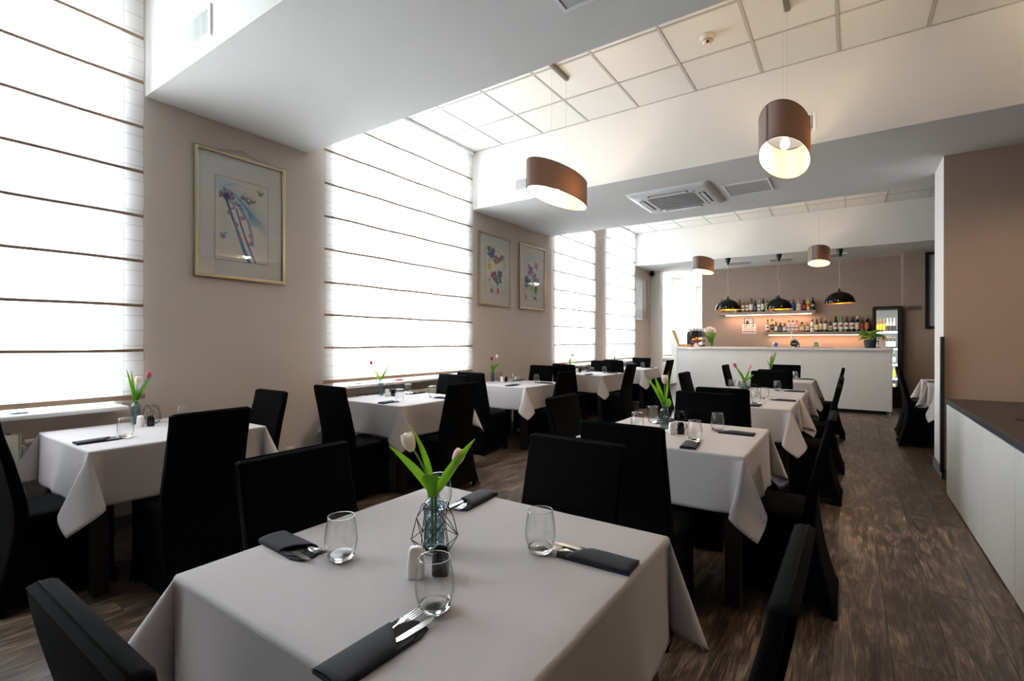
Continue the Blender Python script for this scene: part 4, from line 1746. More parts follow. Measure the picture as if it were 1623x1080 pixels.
vent(-3.475, -3.19, 3.165, 3.36, 1.42, 13, 'white slatted air vent on the nearest beam face, upper left')
vent(-3.50, -3.24, 3.19, 3.36, 5.14, 12, 'white slatted air vent on the second beam, left of the lamp shade')
vent(-.53, -.245, 3.19, 3.36, 5.14, 10, 'white slatted air vent half hidden behind the right pendant lamp')


def hatch(x0, x1, y0, y1, label, m=None, knobs=1):
    t_ = thing('ceiling_hatch', label, 'hatch', (x0, y0, ZS))
    Wd, D = x1 - x0, y1 - y0
    f = .022
    MB().box(0, Wd, 0, f, -.012, 0).box(0, Wd, D - f, D, -.012, 0).box(0, f, f, D - f, -.012, 0).box(Wd - f, Wd, f, D - f, -.012, 0).build('frame', M_pvc, t_)
    MB().box(f + .004, Wd - f - .004, f + .004, D - f - .004, -.008, -.001).build('door_panel', m or M_lam, t_)
    for k in range(knobs):
        MB().lathe([(.006, -.012), (.006, -.008)], 10, c=(Wd - .07, D * .45)).build('latch', M_grey, t_)


hatch(-1.19, -.715, 5.93, 6.41, 'square metal ceiling hatch right of the air conditioner', mat('hatch_grey', '#b9b6b3', .5))
hatch(-1.255, -.75, 1.85, 2.32, 'white ceiling hatch in the nearest beam at the top edge')


def slot_grille(x0, x1, y0, y1, label):
    t_ = thing('ceiling_grille', label, 'air grille', (x0, y0, ZS))
    Wd, D = x1 - x0, y1 - y0
    f = .025
    MB().box(0, Wd, 0, f, -.01, 0).box(0, Wd, D - f, D, -.01, 0).box(0, f, f, D - f, -.01, 0).box(Wd - f, Wd, f, D - f, -.01, 0).build('frame', M_pvc, t_)
    MB().box(f, Wd - f, f, D - f, -.002, -.0005).build('duct', mat('duct_grey'), t_)
    n_ = 9
    for k in range(n_):
        y = f + (D - 2 * f) * (k + .5) / n_
        MB().box(f, Wd - f, y - .014, y + .012, -.009, -.006).build('slat', mat('grille_grey', '#a9a7a0', .5), t_)


slot_grille(-2.30, -1.80, 11.85, 12.30, 'grey slatted ceiling grille behind the left black dome lamp cord')
slot_grille(-1.45, -.98, 11.85, 12.30, 'grey slatted ceiling grille behind the middle black dome lamp cord')
slot_grille(-.50, -.02, 11.85, 12.30, 'grey slatted ceiling grille behind the right black dome lamp cord')

# air conditioner cassette
t_ = thing('ceiling_cassette', 'white four-way air conditioner cassette set in the second beam', 'air conditioner', (-1.755, 6.13, ZS))
h = .475
rs = []
for z, s, r in ((0, h, .03), (-.012, h, .04), (-.026, h - .012, .05), (-.040, h - .035, .06), (-.045, h - .065, .05)):
    rs.append([(x, y, z) for x, y in rrect(s, s, r, 5)])
MB().rings(rs, False, True).build('fascia', mat('ac_white', '#dddddb', .35), t_, 1)
MB().prism(rrect(.27, .27, .03, 4), -.050, -.044).build('intake_grille', mat('ac_grille', '#85817e', .6), t_)
for k in (-1, 0, 1):
    MB().tube([(-.16 + k * .11, -.255, -.0505), (.16 + k * .09, .255, -.0505)], .0016, 4).build('grille_rib', M_pvc, t_)
for k in range(4):
    Mk = Matrix.Rotation(k * PI / 2, 4, 'Z')
    MB().box(-.23, .23, .315, .385, -.0475, -.042, Mk).build('air_slot', mat('slot_dark', '#3a3735', .7), t_)
    MB().box(-.215, .215, .332, .372, -.052, -.048, Mk @ Matrix.Translation((0, 0, 0))).build('louvre', mat('ac_white'), t_)
    MB().box(-.30, -.28, .31, .34, -.047, -.043, Mk).build('clip', mat('slot_dark'), t_)

# smoke detector
t_ = thing('smoke_detector', 'cream smoke detector on the ceiling tiles above the right pendant', 'smoke detector', (-.968, 4.26, ZC))
MB().lathe([(.058, -.004), (.058, -.022), (.052, -.030), (.045, -.034)], 28).build('base', M_cream, t_, True)
MB().lathe([(.044, -.033), (.042, -.052), (.030, -.066), (.001, -.068)], 28).build('chamber', M_cream, t_, True)
mb = MB()
for k in range(14):
    a_ = 2 * PI * k / 14
    mb.box(.0425, .0445, -.006, .006, -.048, -.043, Matrix.Rotation(a_, 4, 'Z'))
mb.build('air_slits', M_wire, t_)
MB().box(-.004 + .0, .036, -.055, -.02, -.095, -.060).build('indicator_block', M_cream, t_, bevel=.006)
MB().lathe([(.010, -.09), (.010, -.072)], 12, c=(.016, -.058)).build('red_lens', mat('red_lens', '#5c0d14', .2), t_)

# black dome camera on the pier
t_ = thing('dome_camera', 'small black dome camera under the beam beside the passage', 'camera', (-4.12, 12.28, ZS))
MB().lathe([(.05, 0), (.05, -.02), (.03, -.03)], 20).build('mount', M_matt, t_, True)
MB().lathe([(.001, -.125), (.03, -.12), (.05, -.10), (.062, -.07), (.055, -.04), (.03, -.028)], 24).build('dome', M_gloss, t_, 2)


# ------------------------------------------------------------------ pendant lamps
def pendant(cx_, cy_, z0, z1, ztop, label, power, wire_y=(-.14, .14), rz=0.0):
    t_ = thing('pendant_lamp', label, 'lamp', (cx_, cy_, 0), rz, 'oval linen pendant lamps')
    a_, b2 = .50, .16
    N = 64

    def ring(da, z, e=1.0):
        out = []
        for j in range(N):
            q = 2 * PI * j / N
            out.append(((b2 - da) * math.cos(q), (a_ - da) * math.sin(q), z))
        return out
    mb = MB()
    mb.rings([ring(0, z0), ring(0, z1)], False, False)
    mb.build('outer_shade', M_shade_out, t_, 2)
    mb = MB()
    mb.rings([ring(.003, z1), ring(.003, z0)], False, False)
    mb.build('lining', M_shade_in, t_, 2)
    for z in (z0, z1):
        mb = MB()
        pts = ring(.0015, z)
        mb.tube(pts + [pts[0]], .003, 5, False)
        mb.build('rim', mat('rim_trim', '#3c3230', .6), t_)
    # vertical seam strips
    for q in (-PI / 2 - .38,):
        rs_ = [[((b2 + .0012) * math.cos(q + s), (a_ + .0012) * math.sin(q + s), z) for s in (-.05, 0, .05)] for z in (z0, z1)]
        MB().rings(rs_, False, False, False).build('seam_strip', mat('seam_grey', '#4a4346', .8), t_)
    # frame: cross bars, socket, bulb
    for y in wire_y:
        xx = b2 * math.sqrt(1 - (y / a_) ** 2)
        MB().tube([(-xx, y, z1 - .01), (xx, y, z1 - .01)], .0025, 6).build('cross_bar', M_steel, t_)
        MB().tube([(0, y, z1 - .01), (0, y, z1 + .035)], .003, 6).build('ferrule', M_bronze, t_)
        MB().tube([(0, y, z1 + .03), (0, y, ztop - .03)], .0011, 5).build('suspension_cord', M_cord, t_)
    MB().tube([(0, wire_y[0], z1 - .012), (0, wire_y[1], z1 - .012)], .006, 8).build('bulb_rail', M_steel, t_)
    for y in (0,) if power else ():
        MB().lathe([(.014, z1 - .075), (.018, z1 - .07), (.018, z1 - .015), (.012, z1 - .012)], 16, c=(0, y)).build('socket', M_pvc, t_, True)
        MB().lathe([(.001, z1 - .158), (.018, z1 - .152), (.028, z1 - .135), (.030, z1 - .118), (.024, z1 - .098), (.014, z1 - .075)], 20, c=(0, y)).build('bulb', mat('glowing_bulb', '#fff4e0', .5, emit=(1, .80, .52), es=30), t_, 2)
        L = bpy.data.lights.new('bulb_light', 'POINT')
        L.energy = power
        L.color = (1, .76, .52)
        L.shadow_soft_size = .06
        lo = bpy.data.objects.new('bulb_light', L)
        COL.objects.link(lo)
        lo.parent = t_
        lo.location = (0, y, z1 - .19)
    rr = [(-.022, 0), (.022, 0), (.022, -.018), (.014, -.032), (-.014, -.032), (-.022, -.018)]
    y0, y1 = wire_y[0] - .02, wire_y[1] + .02
    MB().rings([[(x, y0, ztop + z) for x, z in rr], [(x, y1, ztop + z) for x, z in rr]]).build('canopy_rail', M_bronze, t_)


PW_ = 8
pendant(-2.233, 4.02, 2.636, 2.872, ZC, 'brown oval linen pendant lamp on the left, under the ceiling tiles', PW_)
pendant(-.385, 4.08, 2.636, 2.872, ZC, 'brown oval linen pendant lamp at the upper right with its bulb visible', PW_)
pendant(-2.30, 9.85, 2.636, 2.872, ZC, 'brown oval pendant lamp far back, left of the dome lamps', PW_)
pendant(-.42, 9.85, 2.636, 2.872, ZC, 'brown oval pendant lamp far back, before the middle and right dome lamps', PW_)
pendant(1.75, 4.05, 2.636, 2.872, ZC, 'brown oval linen pendant lamp beyond the right edge of the view', 18)


def dome(cx_, cy_, zb, label, tilt=0, kink=0):
    t_ = thing('dome_lamp', label, 'lamp', (cx_, cy_, 0), 0, 'black dome lamps over the bar')
    R = .25
    Hh = .225
    out, inn = [], []
    for i in range(13):
        q = PI / 2 * i / 12
        out.append((R * math.cos(q) + .001, Hh * math.sin(q)))
        inn.append(((R - .006) * math.cos(q) + .001, (Hh - .006) * math.sin(q)))
    Mt = Matrix.Translation((0, 0, zb)) @ Matrix.Rotation(tilt, 4, Vector((.56, -.82, 0)))
    MB().lathe(out, 48, False, True, M=Mt).build('outer_shell', M_gloss, t_, 2)
    MB().lathe(list(reversed(inn)), 48, True, False, M=Mt).build('inner_shell', M_gold, t_, 2)
    MB().lathe([(R + .001, 0), (R - .006, 0)], 48, False, False, M=Mt).build('rim', M_gold, t_)
    MB().lathe([(.045, Hh - .01), (.03, Hh + .012), (.016, Hh + .02), (.016, Hh + .055), (.008, Hh + .062)], 20, M=Mt).build('cap', M_matt, t_, True)
    top = Mt @ Vector((0, 0, Hh + .06))
    e_ = Vector((0, 0, ZS - .14))
    pts = []
    for i in range(25):
        s = i / 24
        p = Vector(top).lerp(e_, s)
        p += RGT * (.03 * math.sin(s * PI * 2.4) * kink * math.sin(PI * s))
        pts.append(p)
    MB().tube(pts, .0035, 6).build('cord', M_cord, t_, True)
    if kink:
        MB().tube([top, top.lerp(e_, .55), e_], .0014, 5).build('steel_wire', M_bronze, t_)
    MB().lathe([(.012, -.15), (.022, -.12), (.042, -.07), (.055, -.02), (.055, 0)], 24, M=Matrix.Translation((0, 0, ZS))).build('ceiling_cup', M_matt, t_, True)
    MB().lathe([(.001, .06), (.02, .065), (.028, .09), (.02, .12), (.013, .15), (.013, .21)], 16, M=Mt).build('bulb', mat('unlit_bulb', '#e8dfc8', .3), t_, 2)
    L = bpy.data.lights.new('bulb_light', 'POINT')
    L.energy = 1.2
    L.color = (1, .6, .3)
    L.shadow_soft_size = .03
    lo = bpy.data.objects.new('bulb_light', L)
    COL.objects.link(lo)
    lo.parent = t_
    lo.location = (0, 0, zb + .02)


dome(-2.125, 11.23, 1.975, 'glossy black dome lamp over the bar, left one', 0, .3)
dome(-1.17, 11.28, 1.955, 'glossy black dome lamp over the bar, middle one', .015, 1)
dome(-.14, 11.30, 2.035, 'glossy black dome lamp over the bar, right one, hung highest', .045, .5)

# ------------------------------------------------------------------ bar counter
t_ = thing('bar_counter', 'long white bar counter with a thin overhanging top', 'bar counter', (0, 0, 0))
BX0, BX1, BY0, BY1, BZ = -3.11, .64, 10.9, 11.55, 1.183
seams = [BX0 + .02, -1.24, .605]
for a_, c in zip(seams[:-1], seams[1:]):
    MB().box(a_ + .0015, c - .0015, BY0, BY0 + .03, .065, BZ - .045).build('front_panel', M_lam2, t_)
MB().box(.6065, .635, BY0 - .002, BY1, .065, BZ - .045).build('end_panel', M_lam2, t_)
MB().box(BX0, BX0 + .018, BY0 - .002, BY1, .065, BZ - .045).build('end_panel', M_lam2, t_)
MB().box(BX0 - .03, BX1 + .01, BY0 - .035, BY1, BZ - .04, BZ).build('countertop', M_lam2, t_, bevel=.003)
MB().box(BX0 + .06, .56, BY0 + .06, BY1 - .02, 0, .065).build('plinth', M_matt, t_)
for x in (.612, -1.24, BX0 + .02):
    MB().lathe([(.012, 0), (.012, .065)], 12, c=(x, BY0 + .02)).build('foot', M_steel, t_)
t_ = thing('back_counter', 'low taupe back counter behind the bar', 'counter', (0, 0, 0))
MB().box(-2.9, .30, 12.27, 12.85, .0, .90).build('cabinet_body', M_shelf, t_)
MB().box(-2.92, .32, 12.24, 12.86, .90, .94).build('worktop', M_slate, t_)


# shelves with LED strips
def shelf(x0, x1, zb, zt, label, lx0, lx1, power):
    t2 = thing('wall_shelf', label, 'shelf', (0, 0, 0))
    MB().box(x0, x1, 12.60, YB - .001, zb, zt).build('board', M_shelf, t2, bevel=.002)
    MB().box(lx0, lx1, 12.70, 12.72, zb - .012, zb).build('led_strip', M_led, t2)
    L = bpy.data.lights.new('strip_light', 'AREA')
    L.shape = 'RECTANGLE'
    L.size, L.size_y = lx1 - lx0, .012
    L.energy = power
    L.color = (1, .60, .36)
    lo = bpy.data.objects.new('strip_light', L)
    COL.objects.link(lo)
    lo.parent = t2
    lo.location = ((lx0 + lx1) / 2, 12.71, zb - .0135)


shelf(-2.61, -.60, 1.925, 1.99, 'upper taupe bottle shelf with a glowing strip beneath', -2.45, -.68, 2.6)
shelf(-1.62, .38, 1.45, 1.515, 'lower taupe bottle shelf with a glowing strip beneath', -1.52, .33, 2.6)

# bottles: (px, top px, base px, width px, shape, glass, cap, label)
CAM = Vector((0, 0, 1.313))


def px_x(px, Y):
    d = FWD + RGT * ((px - 811.5) / 776.6)
    return d.x * Y / d.y


def px_z(px, py, Y):
    d = FWD + RGT * ((px - 811.5) / 776.6)
    return 1.313 + (540 - py) / 776.6 * Y / d.y


def bglass(c):
    return mat('bottle_' + c.strip('#'), c, .08, coat=.3)


def bottle(x, y, z, H, Wd, shape, g, cap, lab, label, label2=None, cat='bottle', group=None, y_lab=(.16, .58), glow=0):
    t2 = thing('bottle', label, cat, (x, y, z), 0, group)
    R = Wd / 2
    if shape == 'tall':
        pr_ = [(R * .9, 0), (R, .01), (R, .56), (R * .92, .64), (R * .5, .73), (R * .36, .78), (R * .34, .90)]
    elif shape == 'wine':
        pr_ = [(R * .9, 0), (R, .01), (R, .52), (R * .9, .60), (R * .55, .70), (R * .36, .78), (R * .34, .90)]
    elif shape == 'squat':
        pr_ = [(R * .9, 0), (R, .02), (R, .52), (R * .86, .64), (R * .42, .70), (R * .34, .74), (R * .34, .84)]
    elif shape == 'beer':
        pr_ = [(R * .9, 0), (R, .01), (R, .48), (R * .9, .56), (R * .48, .74), (R * .40, .82), (R * .40, .95)]
    else:
        pr_ = [(R * .9, 0), (R, .015), (R, .60), (R * .9, .68), (R * .45, .74), (R * .36, .78), (R * .36, .88)]
    seg = 20
    if shape in ('square', 'squat'):
        rs_ = [[(x_, y_, zz * H) for x_, y_ in rrect(r, r * .8, r * (.3 if r > R * .6 else .75), 3)] for r, zz in pr_]
        MB().rings(rs_).build('glass_body', g, t2, 1)
        if lab:
            MB().box(-R * .78, R * .78, -R * .8 - .0012, -R * .8, y_lab[0] * H, y_lab[1] * H).build('label', lab, t2)
            if label2:
                MB().box(-R * .78, R * .78, -R * .8 - .0020, -R * .8 - .0013, y_lab[0] * H + .35 * (y_lab[1] - y_lab[0]) * H, y_lab[0] * H + .55 * (y_lab[1] - y_lab[0]) * H).build('label_band', label2, t2)
    else:
        MB().lathe([(r, zz * H) for r, zz in pr_], seg).build('glass_body', g, t2, 1)
        if lab:
            rs_ = []
            for zz in (y_lab[0] * H, y_lab[1] * H):
                rs_.append([((R + .001) * math.cos(a_), (R + .001) * math.sin(a_), zz) for a_ in [-PI + .15 + (PI - .3) * i / 10 for i in range(11)]])
            MB().rings(rs_, False, False, False).build('label', lab, t2, 2)
            if label2:
                rs_ = []
                z0_, z1_ = y_lab[0] * H + .4 * (y_lab[1] - y_lab[0]) * H, y_lab[0] * H + .66 * (y_lab[1] - y_lab[0]) * H
                for zz in (z0_, z1_):
                    rs_.append([((R + .0018) * math.cos(a_), (R + .0018) * math.sin(a_), zz) for a_ in [-PI * .72 + PI * .44 * i / 6 for i in range(7)]])
                MB().rings(rs_, False, False, False).build('label_emblem', label2, t2, 2)
    zt = pr_[-1][1]
    rc = pr_[-1][0] * 1.12
    MB().lathe([(rc, (zt - .08) * H), (rc, H * .985), (rc * .8, H)], 14).build('cap', cap, t2, True)
    return t2


L_w, L_c, L_k, L_r, L_y = mat('label_white', '#e6e2dc', .6), mat('label_cream', '#ddd0a8', .6), mat('label_black', '#22211f', .5), mat('label_red', '#a82a2c', .6), mat('label_yellow', '#e0bc20', .5)
L_g, L_b, L_o = mat('label_grey', '#5b5d60', .5), mat('label_blue', '#2d5c94', .5), mat('label_orange', '#c8783c', .5)
C_k, C_r, C_b, C_g = mat('cap_black', '#15151a', .35), mat('cap_red', '#8a1f26', .35), mat('cap_blue', '#1f4f8a', .35), mat('cap_gold', '#b98d3a', .3, metal=.6)
C_w, C_t, C_p = mat('cap_white', '#d8d8d6', .35), mat('cap_teal', '#3f9a98', .35), mat('cap_purple', '#3c2440', .35)
amber, dark, green, clear, wine, teal, yelw, pink = (bglass(c) for c in ('#8a5420', '#14130f', '#1d4a24', '#b4aaa0', '#2a1212', '#2c5a60', '#a89c5c', '#c88078'))
whiteb = bglass('#d9d2ca')
SH1 = [
    (1143.9, 474, 5.5, 'tall', amber, C_k, L_w, None, 'leftmost upper-shelf bottle with black cap, mostly behind a dome lamp'),
    (1166, 472, 5, 'tall', clear, C_g, L_w, None, 'slim clear bottle with gold cap right of the left dome lamp'),
    (1171.9, 475, 5, 'wine', green, C_k, None, None, 'dark green bottle without label on the upper shelf'),
    (1177.9, 476, 5.5, 'square', amber, C_g, L_c, L_k, 'amber bottle with cream label and orange cap on the upper shelf'),
    (1184.5, 476, 5.5, 'tall', amber, C_g, L_w, L_r, 'amber bottle with pinkish white label on the upper shelf'),
    (1190.7, 472.4, 5.5, 'tall', amber, C_k, L_w, None, 'tall black-capped whisky bottle with white label on the upper shelf'),
    (1196.7, 476, 5, 'tall', dark, C_k, L_g, None, 'clear dark bottle with grey label on the upper shelf'),
    (1203, 475, 5.5, 'square', clear, C_w, L_w, L_r, 'clear bottle with big white label and red mark on the upper shelf'),
    (1209.3, 472, 6, 'wine', green, C_r, L_c, None, 'green bottle with red cap and cream label on the upper shelf'),
    (1216, 476, 5.5, 'square', clear, C_p, L_w, None, 'clear bottle with purple cap left of the middle dome lamp'),
    (1223, 475, 5.5, 'tall', clear, C_g, L_c, None, 'clear gold-capped bottle mostly behind the middle dome lamp'),
    (1230.5, 469, 5.5, 'tall', teal, C_b, L_w, None, 'tall dark blue-capped bottle peeking over the middle dome lamp'),
    (1251, 474.5, 5.5, 'tall', clear, C_r, L_w, None, 'clear red-capped bottle at the right shoulder of the middle dome lamp'),
    (1257.7, 474, 5.8, 'tall', teal, C_b, L_b, None, 'teal bottle with blue cap on the upper shelf'),
    (1266, 474.5, 6.8, 'square', clear, C_g, L_c, L_o, 'square clear bottle with brown liquor and gold cap on the upper shelf'),
    (1274.3, 475, 7, 'squat', dark, C_k, L_r, None, 'black squat bottle with red label on the upper shelf'),
    (1281.5, 469, 5.8, 'tall', clear, C_g, L_y, L_r, 'tall clear bottle with bright yellow label on the upper shelf'),
    (1288.3, 471, 6, 'tall', dark, C_k, L_k, L_w, 'black bottle at the right end of the upper shelf')]
SH2 = [
    (1216.7, 506, 5.5, 'tall', amber, C_k, L_w, L_b, 'amber bottle with white label at the left end of the lower shelf'),
    (1223.7, 505, 5.2, 'tall', yelw, C_k, L_k, L_o, 'tall yellowish bottle with black label on the lower shelf'),
    (1230, 510, 5.2, 'square', teal, C_k, L_w, None, 'pale teal bottle with white label on the lower shelf'),
    (1236.7, 511, 6.2, 'squat', dark, C_k, L_g, None, 'black squat bottle with plain dark label on the lower shelf'),
    (1243.5, 512, 6.3, 'squat', dark, C_k, L_w, None, 'black squat bottle with diamond-like white label on the lower shelf'),
    (1250.2, 507, 5.4, 'square', clear, C_r, L_w, L_r, 'clear gin bottle with red cap on the lower shelf'),
    (1256.5, 507, 5.4, 'square', clear, C_b, L_w, L_b, 'clear gin bottle with blue cap on the lower shelf'),
    (1262.7, 507, 5.4, 'square', pink, C_r, L_w, L_r, 'pink gin bottle with red cap on the lower shelf'),
    (1270.8, 510, 8, 'squat', amber, C_k, L_c, None, 'wide square amber bottle with cream label on the lower shelf'),
    (1279.5, 510, 6.8, 'squat', wine, L_o, L_w, L_o, 'squat dark bottle with orange neck on the lower shelf'),
    (1287.3, 506, 6, 'tall', whiteb, C_k, L_w, L_o, 'opaque white bottle with black cap on the lower shelf'),
    (1294.5, 505.5, 6.2, 'wine', dark, C_k, L_c, None, 'black bottle with round cream label on the lower shelf'),
    (1301.3, 503, 5.2, 'tall', wine, C_k, L_c, L_y, 'slim dark red bottle with yellow-cream label on the lower shelf'),
    (1308.3, 503, 5.8, 'tall', wine, C_g, L_w, None, 'wine coloured bottle with tall gold cap on the lower shelf'),
    (1315.9, 509, 6.8, 'squat', green, C_k, L_c, L_r, 'green flat bottle with red-banded label on the lower shelf'),
    (1324.7, 501, 7.8, 'wine', green, C_k, L_w, L_r, 'large green vermouth bottle with white label, left of two'),
    (1333.5, 501, 7.8, 'wine', yelw, C_t, L_w, L_r, 'large pale vermouth bottle with teal cap'),
    (1342.3, 501, 7.6, 'wine', green, C_r, L_w, L_r, 'large green vermouth bottle with red cap, right of two'),
    (1351.3, 500.6, 7.6, 'wine', dark, C_r, L_w, L_r, 'large dark vermouth bottle with red cap'),
    (1359.3, 500.6, 7.2, 'wine', dark, C_w, L_c, None, 'dark wine bottle with silver cap and cream label'),
    (1367.2, 503, 6, 'wine', green, C_r, L_r, None, 'wine bottle with red label behind the plant'),
    (1374.5, 500, 7, 'wine', dark, C_g, L_o, None, 'black wine bottle with tiny copper label beside the fridge')]
for lst, zb in ((SH1, 1.99), (SH2, 1.515)):
    for px, ty, wp, shp, g, cap, lab, lab2, txt in lst:
        Y = 12.74
        x = px_x(px, Y)
        dpt = Y / (FWD + RGT * ((px - 811.5) / 776.6)).y
        H = px_z(px, ty, Y) - zb
        bottle(x, Y, zb, H, wp / 776.6 * dpt, shp, g, cap, lab, txt, lab2, group='liquor bottles on the bar shelves')

# ------------------------------------------------------------------ fridge
t_ = thing('display_fridge', 'tall black glass-door drinks fridge at the right end of the bar', 'fridge', (.41, 12.16, 0))
FW, FD, FH = .455, .60, 2.0
MB().box(0, .02, .02, FD, .0, FH).box(FW - .02, FW, .02, FD, 0, FH).box(.02, FW - .02, FD - .02, FD, 0, FH).box(.02, FW - .02, .02, FD - .02, FH - .04, FH).box(.02, FW - .02, .02, FD - .02, .0, .36).build('cabinet', M_matt, t_)
d_ = MB().box(0, .045, 0, .02, .30, FH).box(FW - .075, FW, 0, .02, .30, FH).box(.045, FW - .075, 0, .02, FH - .05, FH).box(.045, FW - .075, 0, .02, .30, .41).build('door', M_matt, t_)
MB().box(.045, FW - .075, .008, .012, .41, FH - .05).build('glass_pane', M_pane, d_)
MB().box(.0, FW, -.002, .02, .02, .28).build('kick_grille', M_matt, t_)
MB().box(.021, .024, .03, FD - .03, .38, FH - .05).box(FW - .024, FW - .021, .03, FD - .03, .38, FH - .05).box(.024, FW - .024, FD - .028, FD - .022, .38, FH - .05).build('liner', mat('fridge_liner', '#d8dde0', .4), t_)
FS = [1.50, 1.165, .86, .58, .36]
for z in FS:
    MB().box(.026, FW - .026, .06, FD - .04, z - .012, z).build('shelf_board', mat('fridge_shelf', '#cdd6e4', .3), t_)
    MB().box(.026, FW - .026, .055, .06, z - .03, z + .004).build('shelf_rail', mat('fridge_rail', '#c3cfe6', .3, emit=(.7, .8, 1), es=.25), t_)
for xx in (.03, FW - .034):
    MB().box(xx, xx + .006, .035, .045, .42, FH - .10).build('light_tube', mat('cool_tube', '#ffffff', .5, emit=(1, .97, .9), es=3), t_)
L = bpy.data.lights.new('fridge_light', 'AREA')
L.shape = 'RECTANGLE'
L.size, L.size_y = .3, 1.4
L.energy = 2.2
L.color = (1, .95, .86)
lo = bpy.data.objects.new('fridge_light', L)
COL.objects.link(lo)
lo.parent = t_
lo.location = (FW / 2, .03, 1.15)
lo.rotation_euler = (PI / 2, 0, 0)
lo.rotation_euler = Vector((0, 1, 0)).to_track_quat('-Z', 'Y').to_euler()
fx = [.41 + .065 + i * .054 for i in range(6)]
rowsF = [(0, 'amber beer bottle with yellow label', amber, L_y, C_g, .255, 'left'), (1, 'brown beer bottle with pale label', dark, L_w, C_g, .24, ''), (2, 'green beer bottle', green, L_w, mat('cap_lime', '#5fae3c', .4), .24, ''), (3, 'juice bottle with yellow label', yelw, L_y, mat('cap_lime'), .22, ''), (4, 'dark soda bottle with cream label', dark, L_c, C_k, .19, '')]
ords = ['first', 'second', 'third', 'fourth', 'fifth', 'sixth']
shn = ['top', 'second', 'third', 'fourth', 'bottom']
for r, nm, g, lab, cap, H, _ in rowsF:
    for i, x in enumerate(fx):
        if r > 2 and i < 4 or r == 2 and i < 3:
            continue
        if x > .41 + FW - .05:
            continue
        if r == 0 and i >= 3:
            bottle(x, 12.29, FS[r], .27, .048, 'beer', whiteb, C_w, L_k, 'white-shouldered bottle with black label, %s on the top fridge shelf' % ords[i], None, group='bottles in the drinks fridge', y_lab=(.05, .45))
        else:
            bottle(x, 12.29, FS[r], H, .046, 'beer', g, cap, lab, '%s, %s from the left on the %s fridge shelf' % (nm, ords[i], shn[r]), None, group='bottles in the drinks fridge')

# signs on the walls
M_signw = mat('sign_white', '#e4ded6', .5)
t_ = thing('stop_sign', 'small white sign reading STOP between the shelves', 'sign', (-2.113, YB, 1.492))
MB().box(0, .302, -.006, 0, 0, .215).build('panel', M_signw, t_)
RX = (PI / 2, 0, 0)
text_mesh('ST', .085, .0008, 'lettering', M_matt, t_, (.082, -.0068, .165), RX)
text_mesh('P', .085, .0008, 'lettering', M_matt, t_, (.245, -.0068, .165), RX)
pts = [(.178 + .026 * math.cos(2 * PI * i / 20), -.0072, .166 + .026 * math.sin(2 * PI * i / 20)) for i in range(21)]
MB().tube(pts, .005, 6, False).build('red_ring', mat('sign_red', '#b8443a', .5), t_)
mb = MB()
for k in range(14):
    mb.box(.02 + k * .019, .033 + k * .019, -.0072, -.006, .100, .112)
for k in range(11):
    mb.box(.045 + k * .019, .058 + k * .019, -.0072, -.006, .072, .084)
mb.build('red_lettering', mat('sign_red'), t_)['kind'] = 'stuff'
MB().box(.012, .29, -.0072, -.006, .028, .05).build('dark_line', L_g, t_)
t_ = thing('photo_card', 'small dark monochrome photo above the STOP sign', 'photo', (-2.071, YB, 1.710))
MB().box(0, .205, -.004, 0, 0, .145).build('border', mat('photo_dark', '#3b4046', .4), t_)
MB().box(.02, .19, -.005, -.004, .01, .135).build('image', mat('photo_grey', '#9aa0a4', .4, noise=.5, nscale=14), t_)
MB().rings([[(.03 + .09 * (1 - abs(2 * s - 1)) * 0 + .085 * s, -.0058, .012 + .085 * math.sin(PI * s)) for s in [i / 10 for i in range(11)]], [(.03 + .085 * s, -.0058, .010) for s in [i / 10 for i in range(11)]]], False, False, False).build('dark_shape', L_k, t_)
t_ = thing('no_smoking_sign', 'grey plastic no smoking sign on the brown alcove wall', 'sign', (.954, 12.31, 1.905))
MB().box(0, .215, -.005, 0, 0, .10).build('panel', mat('sign_grey', '#8e8378', .35, metal=.3), t_)
pts = [(.045 + .028 * math.cos(2 * PI * i / 20), -.0062, .05 + .028 * math.sin(2 * PI * i / 20)) for i in range(21)]
MB().tube(pts, .003, 5, False).build('ring', L_k, t_)
MB().tube([(.027, -.0062, .068), (.063, -.0062, .032)], .003, 5).build('slash', L_k, t_)
MB().box(.03, .062, -.0068, -.005, .046, .054).build('cigarette', L_k, t_)
text_mesh('ZAKAZ', .034, .0004, 'lettering', L_k, t_, (.145, -.0056, .066), RX)
text_mesh('PALENIA', .034, .0004, 'lettering', L_k, t_, (.145, -.0056, .034), RX)
# black framed window in the alcove wall
mb = MB().box(1.215, 1.265, 12.25, 12.31, 1.55, 3.02).box(2.35, 2.40, 12.25, 12.31, 1.55, 3.02).box(1.265, 2.35, 12.25, 12.31, 1.55, 1.60).box(1.265, 2.35, 12.25, 12.31, 2.97, 3.02)
o = struct('window_7', mb, M_matt)
MB().box(1.265, 2.35, 12.285, 12.30, 1.60, 2.97).build('frosted_pane', mat('frosted', '#aeb0b6', .4), o)

# ------------------------------------------------------------------ things on the bar top
ZB = BZ
# wooden box with its lid open
t_ = thing('wooden_box', 'open pale wooden box at the left end of the bar top', 'box', (-3.09, 10.885, ZB))
M_pale = mat('pale_wood', '#dcb68c', .6, noise=.08, nscale=8, stretch=(1, 1, 8))
MB().box(0, .29, 0, .012, 0, .055).box(0, .29, .168, .18, 0, .055).box(0, .012, .012, .168, 0, .055).box(.278, .29, .012, .168, 0, .055).box(.012, .278, .012, .168, 0, .008).build('tray', mat('box_wood', '#b5814f', .6, noise=.1, nscale=8), t_)
Ml = Matrix.Rotation(-.36, 4, 'Y')
MB().box(-.012, .006, 0, .18, .0, .315, Matrix.Translation((0.0, 0, .056)) @ Ml).build('lid', M_pale, t_)
